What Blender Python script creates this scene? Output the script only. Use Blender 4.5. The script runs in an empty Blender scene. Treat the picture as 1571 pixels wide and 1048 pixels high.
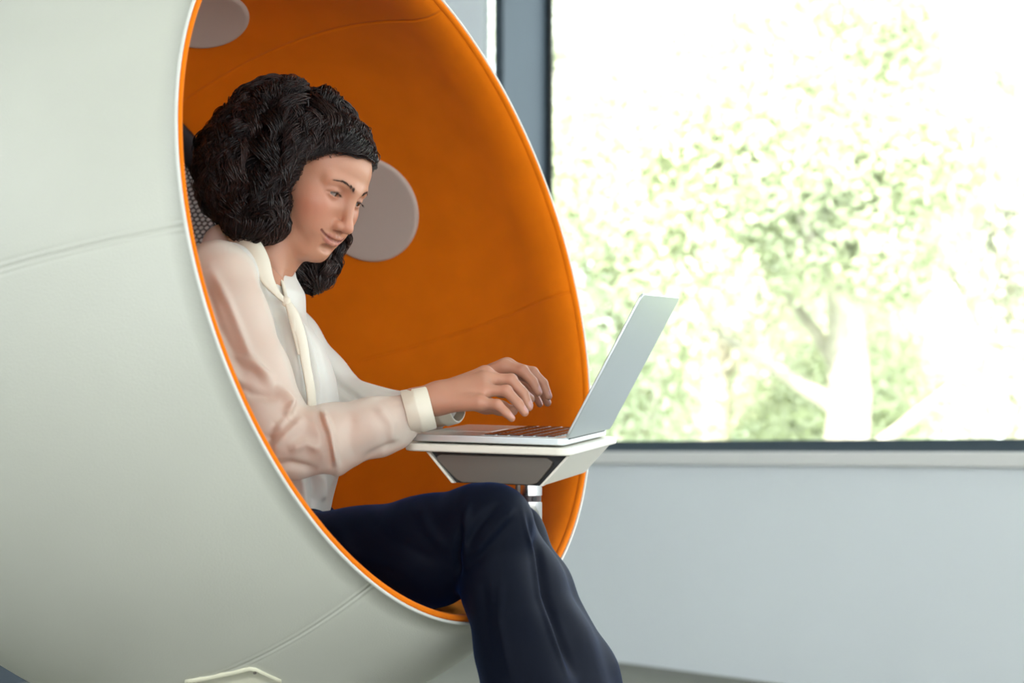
import bpy, math, random
import numpy as np
from mathutils import Vector, Matrix
random.seed(3)
RNG = np.random.default_rng(7)
S = bpy.context.scene
COL = S.collection
PI = math.pi

# ------------------------------------------------------------------ camera, light, exposure
HC = 0.68                      # camera height above the floor
F, CX, HY = 3000.0, 785.5, 690.0
cam = bpy.data.cameras.new('camera')
cam.sensor_width = 36
cam.lens = 36 * F / 1571
cam.shift_y = (HY - 524) / 1571
cam.clip_end = 200
cam.dof.use_dof = True
cam.dof.focus_distance = 2.86
cam.dof.aperture_fstop = 4.0
co = bpy.data.objects.new('camera', cam)
COL.objects.link(co)
co.location = (0, 0, HC)
co.rotation_euler = (PI / 2, 0, 0)
S.camera = co

w = bpy.data.worlds.new('sky')
S.world = w
w.use_nodes = True
bg = w.node_tree.nodes['Background']
bg.inputs['Color'].default_value = (0.90, 0.96, 1.0, 1)
bg.inputs['Strength'].default_value = 4.95

sun = bpy.data.lights.new('sun', 'SUN')
sun.energy = 15
sun.angle = 0.02
sun.color = (1.0, 0.95, 0.85)
so = bpy.data.objects.new('sun', sun)
COL.objects.link(so)
so.rotation_euler = (math.radians(38), 0, math.radians(-20))

S.view_settings.view_transform = 'Standard'
S.view_settings.look = 'None'
S.view_settings.gamma = 1
S.view_settings.use_curve_mapping = False
S.view_settings.exposure = 0.0
S.cycles.max_bounces = 8
S.cycles.diffuse_bounces = 5
S.cycles.transparent_max_bounces = 16
S.cycles.use_denoising = True


def portal(loc, rot, sx, sy, name):
    l = bpy.data.lights.new(name, 'AREA')
    l.shape = 'RECTANGLE'
    l.size, l.size_y = sx, sy
    l.cycles.is_portal = True
    o = bpy.data.objects.new(name, l)
    COL.objects.link(o)
    o.location = loc
    o.rotation_euler = rot
    return o


# ------------------------------------------------------------------ helpers
def P(px, py, z):
    """world point seen at photo pixel (px,py) at distance z in front of the camera"""
    return np.array([(px - CX) / F * z, z, HC - (py - HY) / F * z])


def mat(name, col, rough=0.6, bump=None, noise=None, metal=0.0, spec=0.5, sheen=0.0, sss=0.0, trans=0.0, attr=None, coat=0.0):
    m = bpy.data.materials.new(name)
    m.use_nodes = True
    nt = m.node_tree
    b = nt.nodes['Principled BSDF']
    b.inputs['Base Color'].default_value = (*col, 1)
    b.inputs['Roughness'].default_value = rough
    b.inputs['Metallic'].default_value = metal
    b.inputs['Specular IOR Level'].default_value = spec
    b.inputs['Coat Weight'].default_value = coat
    if sheen:
        b.inputs['Sheen Weight'].default_value = sheen
        b.inputs['Sheen Roughness'].default_value = 0.4
    if sss:
        b.inputs['Subsurface Weight'].default_value = sss
        b.inputs['Subsurface Radius'].default_value = (1, 0.35, 0.2)
        b.inputs['Subsurface Scale'].default_value = 0.006
    tc = nt.nodes.new('ShaderNodeTexCoord')
    if attr:
        a = nt.nodes.new('ShaderNodeAttribute')
        a.attribute_name = attr
        nt.links.new(a.outputs['Color'], b.inputs['Base Color'])
    if noise:                       # (scale, amount): gentle blotches of the thing's own colour
        n = nt.nodes.new('ShaderNodeTexNoise')
        n.inputs['Scale'].default_value = noise[0]
        n.inputs['Detail'].default_value = 4
        nt.links.new(tc.outputs['Object'], n.inputs['Vector'])
        mr = nt.nodes.new('ShaderNodeMapRange')
        mr.inputs[1].default_value = 0.3
        mr.inputs[2].default_value = 0.7
        mr.inputs[3].default_value = 1 - noise[1]
        mr.inputs[4].default_value = 1 + noise[1]
        nt.links.new(n.outputs['Fac'], mr.inputs[0])
        mx = nt.nodes.new('ShaderNodeMix')
        mx.data_type = 'RGBA'
        mx.blend_type = 'MULTIPLY'
        mx.inputs[0].default_value = 1
        if attr:
            nt.links.new(a.outputs['Color'], mx.inputs[6])
        else:
            mx.inputs[6].default_value = (*col, 1)
        nt.links.new(mr.outputs[0], mx.inputs[7])
        nt.links.new(mx.outputs[2], b.inputs['Base Color'])
    if bump:                        # (scale, distance)
        n2 = nt.nodes.new('ShaderNodeTexNoise')
        n2.inputs['Scale'].default_value = bump[0]
        n2.inputs['Detail'].default_value = 3
        nt.links.new(tc.outputs['Object'], n2.inputs['Vector'])
        bp = nt.nodes.new('ShaderNodeBump')
        bp.inputs['Distance'].default_value = bump[1]
        bp.inputs['Strength'].default_value = 0.6
        nt.links.new(n2.outputs['Fac'], bp.inputs['Height'])
        nt.links.new(bp.outputs[0], b.inputs['Normal'])
    if trans:
        out = nt.nodes['Material Output']
        t = nt.nodes.new('ShaderNodeBsdfTransparent')
        mi = nt.nodes.new('ShaderNodeMixShader')
        mi.inputs[0].default_value = trans
        nt.links.new(b.outputs[0], mi.inputs[1])
        nt.links.new(t.outputs[0], mi.inputs[2])
        nt.links.new(mi.outputs[0], out.inputs[0])
    return m


def emat(name, col, strength):
    m = bpy.data.materials.new(name)
    m.use_nodes = True
    b = m.node_tree.nodes['Principled BSDF']
    b.inputs['Base Color'].default_value = (0.01, 0.01, 0.012, 1)
    b.inputs['Emission Color'].default_value = (*col, 1)
    b.inputs['Emission Strength'].default_value = strength
    b.inputs['Roughness'].default_value = 0.1
    return m


def link(name, me, m, parent=None, origin=None, smooth=True):
    if origin is not None:
        me.transform(Matrix.Translation(-Vector(origin)))
    o = bpy.data.objects.new(name, me)
    COL.objects.link(o)
    if m is not None:
        me.materials.append(m)
    if smooth:
        me.polygons.foreach_set('use_smooth', [True] * len(me.polygons))
    if parent is not None:
        o.parent = parent
        if origin is None:
            o.matrix_parent_inverse = Matrix.Identity(4)
            # geometry given in world space: bring it into the parent's space
            me.transform(world_of(parent).inverted())
        else:
            o.location = world_of(parent).inverted() @ Vector(origin)
    elif origin is not None:
        o.location = origin
    return o


def world_of(o):
    m = o.matrix_basis.copy()
    while o.parent:
        o = o.parent
        m = o.matrix_basis @ m
    return m


def mesh(V, Fc, name='m'):
    me = bpy.data.meshes.new(name)
    V = np.asarray(V, np.float32)
    if isinstance(Fc, np.ndarray):
        k = Fc.shape[1]
        me.vertices.add(len(V))
        me.vertices.foreach_set('co', V.ravel())
        me.loops.add(Fc.size)
        me.loops.foreach_set('vertex_index', Fc.astype(np.int32).ravel())
        me.polygons.add(len(Fc))
        me.polygons.foreach_set('loop_start', np.arange(0, Fc.size, k, dtype=np.int32))
        me.polygons.foreach_set('loop_total', np.full(len(Fc), k, np.int32))
        me.update(calc_edges=True)
        me.validate()
    else:
        me.from_pydata([tuple(map(float, v)) for v in V], [], Fc)
        me.update()
    return me


def tagit(o, label=None, cat=None, group=None, kind=None):
    if label: o['label'] = label
    if cat: o['category'] = cat
    if group: o['group'] = group
    if kind: o['kind'] = kind
    return o


def empty(name, loc, rz=0):
    o = bpy.data.objects.new(name, None)
    COL.objects.link(o)
    o.location = tuple(map(float, loc))
    o.rotation_euler = (0, 0, rz)
    o.empty_display_size = 0.1
    return o


class MB:
    """collects simple solids into one mesh"""
    def __init__(self):
        self.V, self.F = [], []

    def add(self, V, Fc):
        b = len(self.V)
        self.V += [tuple(map(float, v)) for v in V]
        self.F += [[i + b for i in f] for f in Fc]
        return self

    def hexa(self, pts):           # 8 points: bottom 4 ccw, top 4 ccw
        return self.add(pts, [[3, 2, 1, 0], [4, 5, 6, 7], [0, 1, 5, 4], [1, 2, 6, 5], [2, 3, 7, 6], [3, 0, 4, 7]])

    def box(self, a, b):
        (x0, y0, z0), (x1, y1, z1) = a, b
        return self.hexa([(x0, y0, z0), (x1, y0, z0), (x1, y1, z0), (x0, y1, z0), (x0, y0, z1), (x1, y0, z1), (x1, y1, z1), (x0, y1, z1)])

    def prism(self, poly, z0, z1, M=None):
        n = len(poly)
        V = [(x, y, z0) for x, y in poly] + [(x, y, z1) for x, y in poly]
        if M is not None:
            V = [tuple(M @ Vector(v)) for v in V]
        Fc = [list(range(n))[::-1], list(range(n, 2 * n))] + [[i, (i + 1) % n, n + (i + 1) % n, n + i] for i in range(n)]
        return self.add(V, Fc)

    def tube(self, pts, rad, seg=16, caps=True):
        pts = np.asarray(pts, float)
        n = len(pts)
        rad = np.full(n, rad) if np.isscalar(rad) else np.asarray(rad)
        V = []
        T = np.gradient(pts, axis=0)
        T /= np.linalg.norm(T, axis=1)[:, None]
        up = np.array([0, 0, 1.0]) if abs(T[0][2]) < 0.9 else np.array([1.0, 0, 0])
        for i in range(n):
            a = np.cross(T[i], up); a /= np.linalg.norm(a)
            b = np.cross(T[i], a)
            for k in range(seg):
                t = 2 * PI * k / seg
                V.append(pts[i] + rad[i] * (math.cos(t) * a + math.sin(t) * b))
        Fc = [[i * seg + k, i * seg + (k + 1) % seg, (i + 1) * seg + (k + 1) % seg, (i + 1) * seg + k] for i in range(n - 1) for k in range(seg)]
        if caps:
            Fc += [list(range(seg))[::-1], list(range((n - 1) * seg, n * seg))]
        return self.add(V, Fc)

    def build(self, name, m, parent=None, origin=None, smooth=False, bevel=0.0, seg=2):
        me = mesh(self.V, self.F, name)
        o = link(name, me, m, parent, origin, smooth=smooth or bevel > 0)
        if bevel:
            bv = o.modifiers.new('bevel', 'BEVEL')
            bv.width = bevel
            bv.segments = seg
            bv.limit_method = 'ANGLE'
            bv.harden_normals = True
        elif smooth:
            try:
                me.set_sharp_from_angle(angle=math.radians(40))
            except Exception:
                pass
        return o


# ---- signed distance volumes turned into surfaces (surface nets)
class Vol:
    def __init__(self, lo, hi, h, M=None):
        self.lo = np.asarray(lo, float); self.h = h
        self.n = np.ceil((np.asarray(hi) - self.lo) / h).astype(int) + 1
        self.D = np.full(self.n, 0.05, np.float32)
        self.ax = [self.lo[i] + h * np.arange(self.n[i]) for i in range(3)]

    def _sub(self, lo, hi):
        a = np.clip(np.floor((lo - self.lo) / self.h).astype(int), 0, self.n)
        b = np.clip(np.ceil((hi - self.lo) / self.h).astype(int) + 1, 0, self.n)
        sl = tuple(slice(a[i], b[i]) for i in range(3))
        X = self.ax[0][sl[0]][:, None, None].astype(np.float32)
        Y = self.ax[1][sl[1]][None, :, None].astype(np.float32)
        Z = self.ax[2][sl[2]][None, None, :].astype(np.float32)
        return sl, X, Y, Z

    def _mix(self, sl, d, k, op):
        A = self.D[sl]
        if op == 'u':
            if k > 0:
                h = np.maximum(k - np.abs(A - d), 0) / k
                self.D[sl] = np.minimum(A, d) - h * h * k * 0.25
            else:
                self.D[sl] = np.minimum(A, d)
        else:
            d = -d
            if k > 0:
                h = np.maximum(k - np.abs(A - d), 0) / k
                self.D[sl] = np.maximum(A, d) + h * h * k * 0.25
            else:
                self.D[sl] = np.maximum(A, d)

    def cap(self, a, b, ra, rb=None, k=0.01, op='u'):
        rb = ra if rb is None else rb
        a = np.asarray(a, float); b = np.asarray(b, float)
        m = max(ra, rb) + k + 3 * self.h + 0.005
        sl, X, Y, Z = self._sub(np.minimum(a, b) - m, np.maximum(a, b) + m)
        ab = b - a
        L = max(float(ab @ ab), 1e-12)
        t = np.clip(((X - a[0]) * ab[0] + (Y - a[1]) * ab[1] + (Z - a[2]) * ab[2]) / L, 0, 1)
        d = np.sqrt((X - a[0] - t * ab[0]) ** 2 + (Y - a[1] - t * ab[1]) ** 2 + (Z - a[2] - t * ab[2]) ** 2) - (ra + (rb - ra) * t)
        self._mix(sl, d, k, op)
        return self

    def path(self, pts, rs, k=0.01, op='u'):
        for i in range(len(pts) - 1):
            self.cap(pts[i], pts[i + 1], rs[i], rs[i + 1], k, op)
        return self

    def ell(self, c, r, k=0.01, op='u', R=None):
        c = np.asarray(c, float); r = np.asarray(r, float)
        m = r.max() + k + 3 * self.h + 0.005
        sl, X, Y, Z = self._sub(c - m, c + m)
        X, Y, Z = X - c[0], Y - c[1], Z - c[2]
        if R is not None:             # columns of R = ellipsoid axes
            X, Y, Z = (X * R[0, 0] + Y * R[1, 0] + Z * R[2, 0], X * R[0, 1] + Y * R[1, 1] + Z * R[2, 1], X * R[0, 2] + Y * R[1, 2] + Z * R[2, 2])
        k0 = np.sqrt((X / r[0]) ** 2 + (Y / r[1]) ** 2 + (Z / r[2]) ** 2)
        k1 = np.sqrt((X / r[0] ** 2) ** 2 + (Y / r[1] ** 2) ** 2 + (Z / r[2] ** 2) ** 2)
        d = k0 * (k0 - 1) / np.maximum(k1, 1e-6)
        self._mix(sl, d.astype(np.float32), k, op)
        return self

    def plane(self, p, n, k=0.0):
        """cut away everything on the side n points to"""
        X = self.ax[0][:, None, None]; Y = self.ax[1][None, :, None]; Z = self.ax[2][None, None, :]
        d = ((X - p[0]) * n[0] + (Y - p[1]) * n[1] + (Z - p[2]) * n[2]).astype(np.float32)
        self.D = np.maximum(self.D, d)
        return self

    def surf(self):
        D = self.D
        D[0] = D[-1] = 0.05; D[:, 0] = D[:, -1] = 0.05; D[:, :, 0] = D[:, :, -1] = 0.05
        s = D < 0
        c = [(i, j, k) for i in (0, 1) for j in (0, 1) for k in (0, 1)]
        nx, ny, nz = D.shape
        cnt = np.zeros((nx - 1, ny - 1, nz - 1), np.uint8)
        for (i, j, k) in c:
            cnt += s[i:nx - 1 + i, j:ny - 1 + j, k:nz - 1 + k]
        I = np.argwhere((cnt > 0) & (cnt < 8))
        idx = np.full(cnt.shape, -1, np.int64)
        idx[I[:, 0], I[:, 1], I[:, 2]] = np.arange(len(I))
        vals = {q: D[I[:, 0] + q[0], I[:, 1] + q[1], I[:, 2] + q[2]] for q in c}
        acc = np.zeros((len(I), 3)); num = np.zeros(len(I))
        for q in c:
            for ax in range(3):
                if q[ax] == 0:
                    q2 = list(q); q2[ax] = 1; q2 = tuple(q2)
                    a, b = vals[q], vals[q2]
                    msk = (a < 0) != (b < 0)
                    t = np.where(msk, a / np.where(msk, a - b, 1), 0)
                    for x in range(3):
                        acc[:, x] += np.where(msk, q[x] + (t if x == ax else 0), 0)
                    num += msk
        V = self.lo + self.h * (I + acc / num[:, None])
        Q = []
        for ax in range(3):
            b, cc = (ax + 1) % 3, (ax + 2) % 3
            sl0 = [slice(None)] * 3; sl1 = [slice(None)] * 3
            sl0[ax] = slice(0, -1); sl1[ax] = slice(1, None)
            ch = s[tuple(sl0)] != s[tuple(sl1)]
            E = np.argwhere(ch)
            E = E[(E[:, b] > 0) & (E[:, cc] > 0) & (E[:, b] < D.shape[b] - 1) & (E[:, cc] < D.shape[cc] - 1)]
            ins = s[E[:, 0], E[:, 1], E[:, 2]]
            def g(db, dc):
                K = E.copy(); K[:, b] -= db; K[:, cc] -= dc
                return idx[K[:, 0], K[:, 1], K[:, 2]]
            q = np.stack([g(1, 1), g(0, 1), g(0, 0), g(1, 0)], 1)
            q[~ins] = q[~ins][:, ::-1]
            Q.append(q)
        Q = np.concatenate(Q)
        Q = Q[(Q >= 0).all(1)]
        return V, Q

    def sample(self, p):
        q = (p - self.lo) / self.h
        i = np.clip(np.floor(q).astype(int), 0, self.n - 2)
        t = q - i
        D = self.D
        r = 0
        for a in (0, 1):
            for b in (0, 1):
                for c in (0, 1):
                    wgt = (t[:, 0] if a else 1 - t[:, 0]) * (t[:, 1] if b else 1 - t[:, 1]) * (t[:, 2] if c else 1 - t[:, 2])
                    r = r + wgt * D[i[:, 0] + a, i[:, 1] + b, i[:, 2] + c]
        return r

    def grad(self, p):
        e = self.h
        g = np.stack([self.sample(p + np.eye(3)[i] * e) - self.sample(p - np.eye(3)[i] * e) for i in range(3)], 1)
        return g / np.maximum(np.linalg.norm(g, axis=1), 1e-9)[:, None]


def normals(V, Q):
    n = np.cross(V[Q[:, 2]] - V[Q[:, 0]], V[Q[:, 3]] - V[Q[:, 1]])
    N = np.zeros_like(V)
    for i in range(4):
        for x in range(3):
            N[:, x] += np.bincount(Q[:, i], n[:, x], len(V))
    return N / np.maximum(np.linalg.norm(N, axis=1), 1e-12)[:, None]


def relax(V, Q, it=2, lam=0.5):
    E = np.concatenate([Q[:, [0, 1]], Q[:, [1, 2]], Q[:, [2, 3]], Q[:, [3, 0]]])
    deg = np.bincount(E[:, 0], minlength=len(V)) + np.bincount(E[:, 1], minlength=len(V))
    for _ in range(it):
        A = np.zeros_like(V)
        for x in range(3):
            A[:, x] = np.bincount(E[:, 0], V[E[:, 1], x], len(V)) + np.bincount(E[:, 1], V[E[:, 0], x], len(V))
        V = V + lam * (A / np.maximum(deg, 1)[:, None] - V)
    return V


def vcol(me, C, name='Col'):
    a = me.color_attributes.new(name, 'FLOAT_COLOR', 'POINT')
    C = np.concatenate([C, np.ones((len(C), 1))], 1).astype(np.float32)
    a.data.foreach_set('color', C.ravel())


def segdist2(p, a, b):
    a = np.asarray(a, float); b = np.asarray(b, float)
    ab = b - a
    t = np.clip(((p - a) @ ab) / (ab @ ab), 0, 1)
    return np.linalg.norm(p - a - t[:, None] * ab, axis=1), t


def pix(V):
    return np.stack([CX + F * V[:, 0] / V[:, 1], HY - F * (V[:, 2] - HC) / V[:, 1]], 1)


def folds(V, Q, L, side=-1, gain=1.5):
    """raise or sink soft creases along lines laid on the cloth; L = (polyline, width px, height m)"""
    N = normals(V, Q)
    q = pix(V)
    m = np.clip((side * N[:, 1]) * 2.5, 0, 1)
    for pl, wd, ht in L:
        best = np.full(len(V), 1e9)
        tt = np.zeros(len(V))
        n = len(pl) - 1
        for i in range(n):
            d, t = segdist2(q, pl[i], pl[i + 1])
            u = d < best
            best = np.where(u, d, best); tt = np.where(u, (i + t) / n, tt)
        taper = np.clip(np.sin(np.clip(tt, 0.02, 0.98) * PI) * 1.6, 0, 1)
        V = V + N * (m * ht * gain * taper * np.exp(-(best / wd) ** 2))[:, None]
    return V


def wob(V, fr, seed=0, n=5):
    r = np.random.default_rng(seed)
    o = np.zeros(len(V))
    for i in range(n):
        d = r.normal(size=3); d /= np.linalg.norm(d)
        o += np.sin(V @ d * fr * r.uniform(0.6, 1.6) + r.uniform(0, 6.3))
    return o / n


# ------------------------------------------------------------------ materials
M_wall = mat('painted_wall', (0.84, 0.87, 0.90), 0.8, bump=(180, 0.0006), noise=(1.2, 0.02))
M_ceil = mat('ceiling_paint', (0.8, 0.8, 0.78), 0.9)
M_floor = mat('grey_vinyl_floor', (0.155, 0.150, 0.118), 0.5, noise=(30, 0.06))
M_slate = mat('slate_floor', (0.05, 0.065, 0.085), 0.95, bump=(900, 0.002))
M_frame = mat('slate_window_metal', (0.042, 0.062, 0.080), 0.45, noise=(6, 0.03))
M_gasket = mat('black_rubber', (0.008, 0.009, 0.01), 0.6)
M_sill = mat('sill_paint', (0.80, 0.78, 0.76), 0.6)
M_leather = mat('white_leather', (0.50, 0.50, 0.435), 0.42, bump=(420, 0.0005), noise=(5, 0.025), spec=0.45)
M_piping = mat('white_piping', (0.62, 0.62, 0.57), 0.4)
M_orange = mat('orange_microfibre', (0.74, 0.170, 0.002), 0.85, bump=(700, 0.0006), noise=(14, 0.05), sheen=0.08, spec=0.12)
M_seat = mat('orange_seat_fabric', (0.72, 0.24, 0.02), 0.8, bump=(700, 0.0006), noise=(20, 0.1), spec=0.2)
M_disc = mat('speaker_cloth', (0.56, 0.485, 0.43), 0.9, bump=(1500, 0.0008))
M_mesh = mat('black_mesh', (0.012, 0.012, 0.016), 0.6)
M_pad = mat('pale_backing', (0.88, 0.92, 0.92), 0.7)
M_cream = mat('cream_table_edge', (0.80, 0.76, 0.66), 0.35)
M_taupe = mat('taupe_panel', (0.13, 0.108, 0.088), 0.35)
M_black = mat('black_plastic', (0.012, 0.011, 0.011), 0.4)
M_chrome = mat('chrome', (0.75, 0.73, 0.72), 0.16, metal=1.0)
M_alu = mat('brushed_aluminium', (0.66, 0.70, 0.71), 0.36, metal=0.85, bump=(2500, 0.00005))
M_key = mat('dark_keycap', (0.045, 0.020, 0.018), 0.22)
M_screen = emat('lit_screen', (0.75, 0.8, 0.9), 0.25)
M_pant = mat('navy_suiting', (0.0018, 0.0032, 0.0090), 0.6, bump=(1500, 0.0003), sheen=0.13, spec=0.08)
M_pant.node_tree.nodes['Principled BSDF'].inputs['Sheen Tint'].default_value = (0.02, 0.14, 0.65, 1)  # blue tint puts the bluish edge light into the cloth's sheen
M_blouse = mat('cream_silk', (0.64, 0.61, 0.56), 0.5, bump=(1600, 0.0002), sheen=0.2, sss=0.1)
M_sleeve = mat('sheer_cream_silk', (0.90, 0.79, 0.68), 0.5, bump=(1600, 0.0002), sheen=0.1, trans=0.46)
M_cuff = mat('cream_silk_cuff', (0.74, 0.68, 0.56), 0.5, bump=(1600, 0.0002), sheen=0.15)
M_skin = mat('skin', (0.6, 0.36, 0.26), 0.45, bump=(700, 0.0002), sss=0.25, attr='Col', spec=0.4)
M_hairb = mat('dark_hair_mass', (0.006, 0.004, 0.004), 0.7, spec=0.12)
M_hair = mat('dark_brown_hair', (0.014, 0.008, 0.008), 0.30, spec=0.36, attr='Col')
M_brow = mat('brow_hair', (0.035, 0.019, 0.014), 0.6)
M_eye = mat('eyeball', (0.8, 0.8, 0.8), 0.08, attr='Col', coat=0.4)
M_shoe = mat('black_shoe_leather', (0.012, 0.012, 0.013), 0.3)
M_button = mat('pearl_button', (0.85, 0.83, 0.78), 0.25)

# ------------------------------------------------------------------ room
A0 = np.array([0.323, 6.277]); DW = np.array([0.608, -0.794]); NW = np.array([-0.794, -0.608])   # NW points into the room


def wall_t(px):
    k = (px - CX) / F
    return (k * A0[1] - A0[0]) / (DW[0] - k * DW[1])


def wp(t, off, z):
    p = A0 + DW * t + NW * off
    return (p[0], p[1], z)


def wbox(mb, t0, t1, o0, o1, z0, z1):
    return mb.hexa([wp(t0, o0, z0), wp(t1, o0, z0), wp(t1, o1, z0), wp(t0, o1, z0), wp(t0, o0, z1), wp(t1, o0, z1), wp(t1, o1, z1), wp(t0, o1, z1)])


TL, TR = -6.25, 11.6
CEIL = 2.9
SILL = HC - 0.045
pl_ = wp(TL, 0, 0); pr_ = wp(TR, 0, 0)
XL, YB = -3.4, -3.2
poly = [(XL - .2, YB - .2), (8.2, YB - .2), (pr_[0] + .2, pr_[1]), (pl_[0], pl_[1] + .3), (XL - .2, pl_[1] + 0.3)]
tagit(MB().prism(poly, -0.1, 0).build('floor', M_floor), kind='structure')
tagit(MB().prism(poly, CEIL, CEIL + 0.15).build('ceiling', M_ceil), kind='structure')
tagit(MB().box((XL - .15, 3.4, 0), (XL, 11.5, CEIL)).box((XL - .15, YB, 0), (XL, 3.4, 2.0)).box((XL - .15, YB, CEIL - .15), (XL, 3.4, CEIL)).build('wall_left', M_wall), kind='structure')  # high slot cut into the unseen wall to let in more sky light
portal((XL - .02, .1, 2.37), (PI / 2, 0, -PI / 2), 6.6, .75, 'left_daylight')
tJ = wall_t(740)
b = MB()
wbox(b, tJ, TR, -0.25, 0, 0, SILL)
wbox(b, TL, tJ, -0.03, 0, 0, CEIL)
wbox(b, TL, tJ - 1.3, -0.25, -0.03, 0, CEIL)
wbox(b, tJ - 1.3, tJ, -0.25, -0.03, 0, SILL)
wbox(b, tJ, TR, -0.25, 0, CEIL - 0.25, CEIL)
tagit(b.build('wall_right', M_wall), kind='structure')
b = MB()
wbox(b, tJ, TR, -0.24, 0.022, SILL, HC - 0.006)
tagit(b.build('trim_1', M_sill, bevel=0.003), kind='structure')
# rear facade behind the camera: a long window
b = MB()
b.box((XL, YB - .2, 0), (8.0, YB, 0.4)); b.box((XL, YB - .2, CEIL - .2), (8.0, YB, CEIL)); b.box((XL, YB - .2, .4), (XL + 1.2, YB, CEIL - .2))
tagit(b.build('wall_rear', M_wall), kind='structure')
# window on the right wall
tm0, tm1, tm2 = wall_t(757), wall_t(772), wall_t(845)
win = tagit(empty('window_1', wp(tm1, -0.1, HC)), kind='structure')
MW = 0.054
b = MB(); wbox(b, tm1 - MW, tm1, -0.2, 0, HC - 0.006, CEIL - 0.25)
b.build('mullion', M_frame, win, bevel=0.002)
b = MB(); wbox(b, tm1, tm1 + 0.026, -0.2, -0.190, HC + 0.03, CEIL - 0.25)
b.build('gasket', M_gasket, win)
for k in range(1, 5):
    b = MB(); wbox(b, tm1 + 2.6 * k, tm1 + 2.6 * k + MW, -0.2, 0, HC - 0.006, CEIL - 0.25)
    b.build('mullion', M_frame, win, bevel=0.002)
b = MB(); wbox(b, tJ, TR, -0.2, -0.012, HC - 0.006, HC + 0.028)
b.build('bottom_rail', M_frame, win, bevel=0.002)
b = MB(); wbox(b, tJ, TR, -0.2, -0.012, CEIL - 0.30, CEIL - 0.25)
b.build('top_rail', M_frame, win, bevel=0.002)
M_glass = bpy.data.materials.new('window_glass')
M_glass.use_nodes = True
nt = M_glass.node_tree
nt.nodes.remove(nt.nodes['Principled BSDF'])
tr = nt.nodes.new('ShaderNodeBsdfTransparent'); gl = nt.nodes.new('ShaderNodeBsdfGlossy'); mi = nt.nodes.new('ShaderNodeMixShader')
gl.inputs['Roughness'].default_value = 0.0
mi.inputs[0].default_value = 0.04
tr.inputs[0].default_value = (0.97, 0.99, 0.98, 1)
nt.links.new(tr.outputs[0], mi.inputs[1]); nt.links.new(gl.outputs[0], mi.inputs[2]); nt.links.new(mi.outputs[0], nt.nodes['Material Output'].inputs[0])
edges = [tJ - 1.3, tm1 - MW] + sum([[tm1 + 2.6 * k + (MW if k else 0), tm1 + 2.6 * (k + 1)] for k in range(4)], []) + [tm1 + 10.4 + MW, TR]
for i in range(0, len(edges), 2):
    if edges[i + 1] > edges[i]:
        b = MB(); wbox(b, edges[i], edges[i + 1], -0.205, -0.199, HC + 0.028, CEIL - 0.3)
        b.build('pane', M_glass, win)
# portals steer the daylight through the openings
portal((2.9, YB + .02, 1.55), (PI / 2, 0, PI), 10.2, 2.2, 'rear_daylight')
c = wp((tJ + TR) / 2, 0.03, 1.66)
portal(c, (PI / 2, 0, math.atan2(-NW[1], -NW[0]) + PI / 2 + PI), TR - tJ, 1.95, 'window_daylight')
portal((8.05, -1.5, 1.5), (PI / 2, 0, PI / 2), 3.5, 2.8, 'side_daylight')
# thin slate-coloured sheet on the floor at the left
mb = MB().prism([(-3.2, 3.0), (-1.42, 3.0), (-1.42, 8.2), (-3.2, 9.0)], 0.0, 0.008)
tagit(mb.build('floor_patch', M_slate, origin=(-2.3, 5.5, 0), bevel=0.002), 'dark slate area of the floor beyond the pod chair, at the lower left corner', 'floor_patch')

# ------------------------------------------------------------------ garden beyond the glass
M_leaf = [mat('leaf_a', (0.62, 0.66, 0.46), 0.6), mat('leaf_b', (0.72, 0.73, 0.64), 0.6), mat('leaf_c', (0.66, 0.62, 0.54), 0.7), mat('leaf_d', (0.62, 0.69, 0.60), 0.6)]
M_bark = mat('bark', (0.55, 0.50, 0.42), 0.9, noise=(10, 0.3))
tagit(MB().box((-12, 7.5, -0.45), (40, 60, -0.35)).build('lawn', mat('grass', (0.30, 0.38, 0.15), 0.9, noise=(3, 0.2)), origin=(14, 20, -0.4)), kind='structure')


def leaves(n_cl, leaf, size, rad, rng, cz):
    cl = rng.normal(size=(n_cl, 3)); cl /= np.linalg.norm(cl, axis=1)[:, None]
    cl = cl * (rng.uniform(0.35, 1, (n_cl, 1))) * rad + [0, 0, cz]
    idx = rng.integers(0, n_cl, leaf)
    r = rng.normal(size=(leaf, 3)); r /= np.linalg.norm(r, axis=1)[:, None]
    c = cl[idx] + r * rng.uniform(0.5, 1, (leaf, 1)) * rng.uniform(0.18, 0.42, (n_cl, 1))[idx]
    a = rng.normal(size=(leaf, 3)); a /= np.linalg.norm(a, axis=1)[:, None]
    b = np.cross(a, rng.normal(size=(leaf, 3))); b /= np.linalg.norm(b, axis=1)[:, None]
    s = size * rng.uniform(0.6, 1.3, (leaf, 1))
    V = np.stack([c - a * s, c + b * s * 0.45, c + a * s, c - b * s * 0.45], 1).reshape(-1, 3)
    Q = np.arange(leaf * 4).reshape(-1, 4)
    return V, Q


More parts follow.
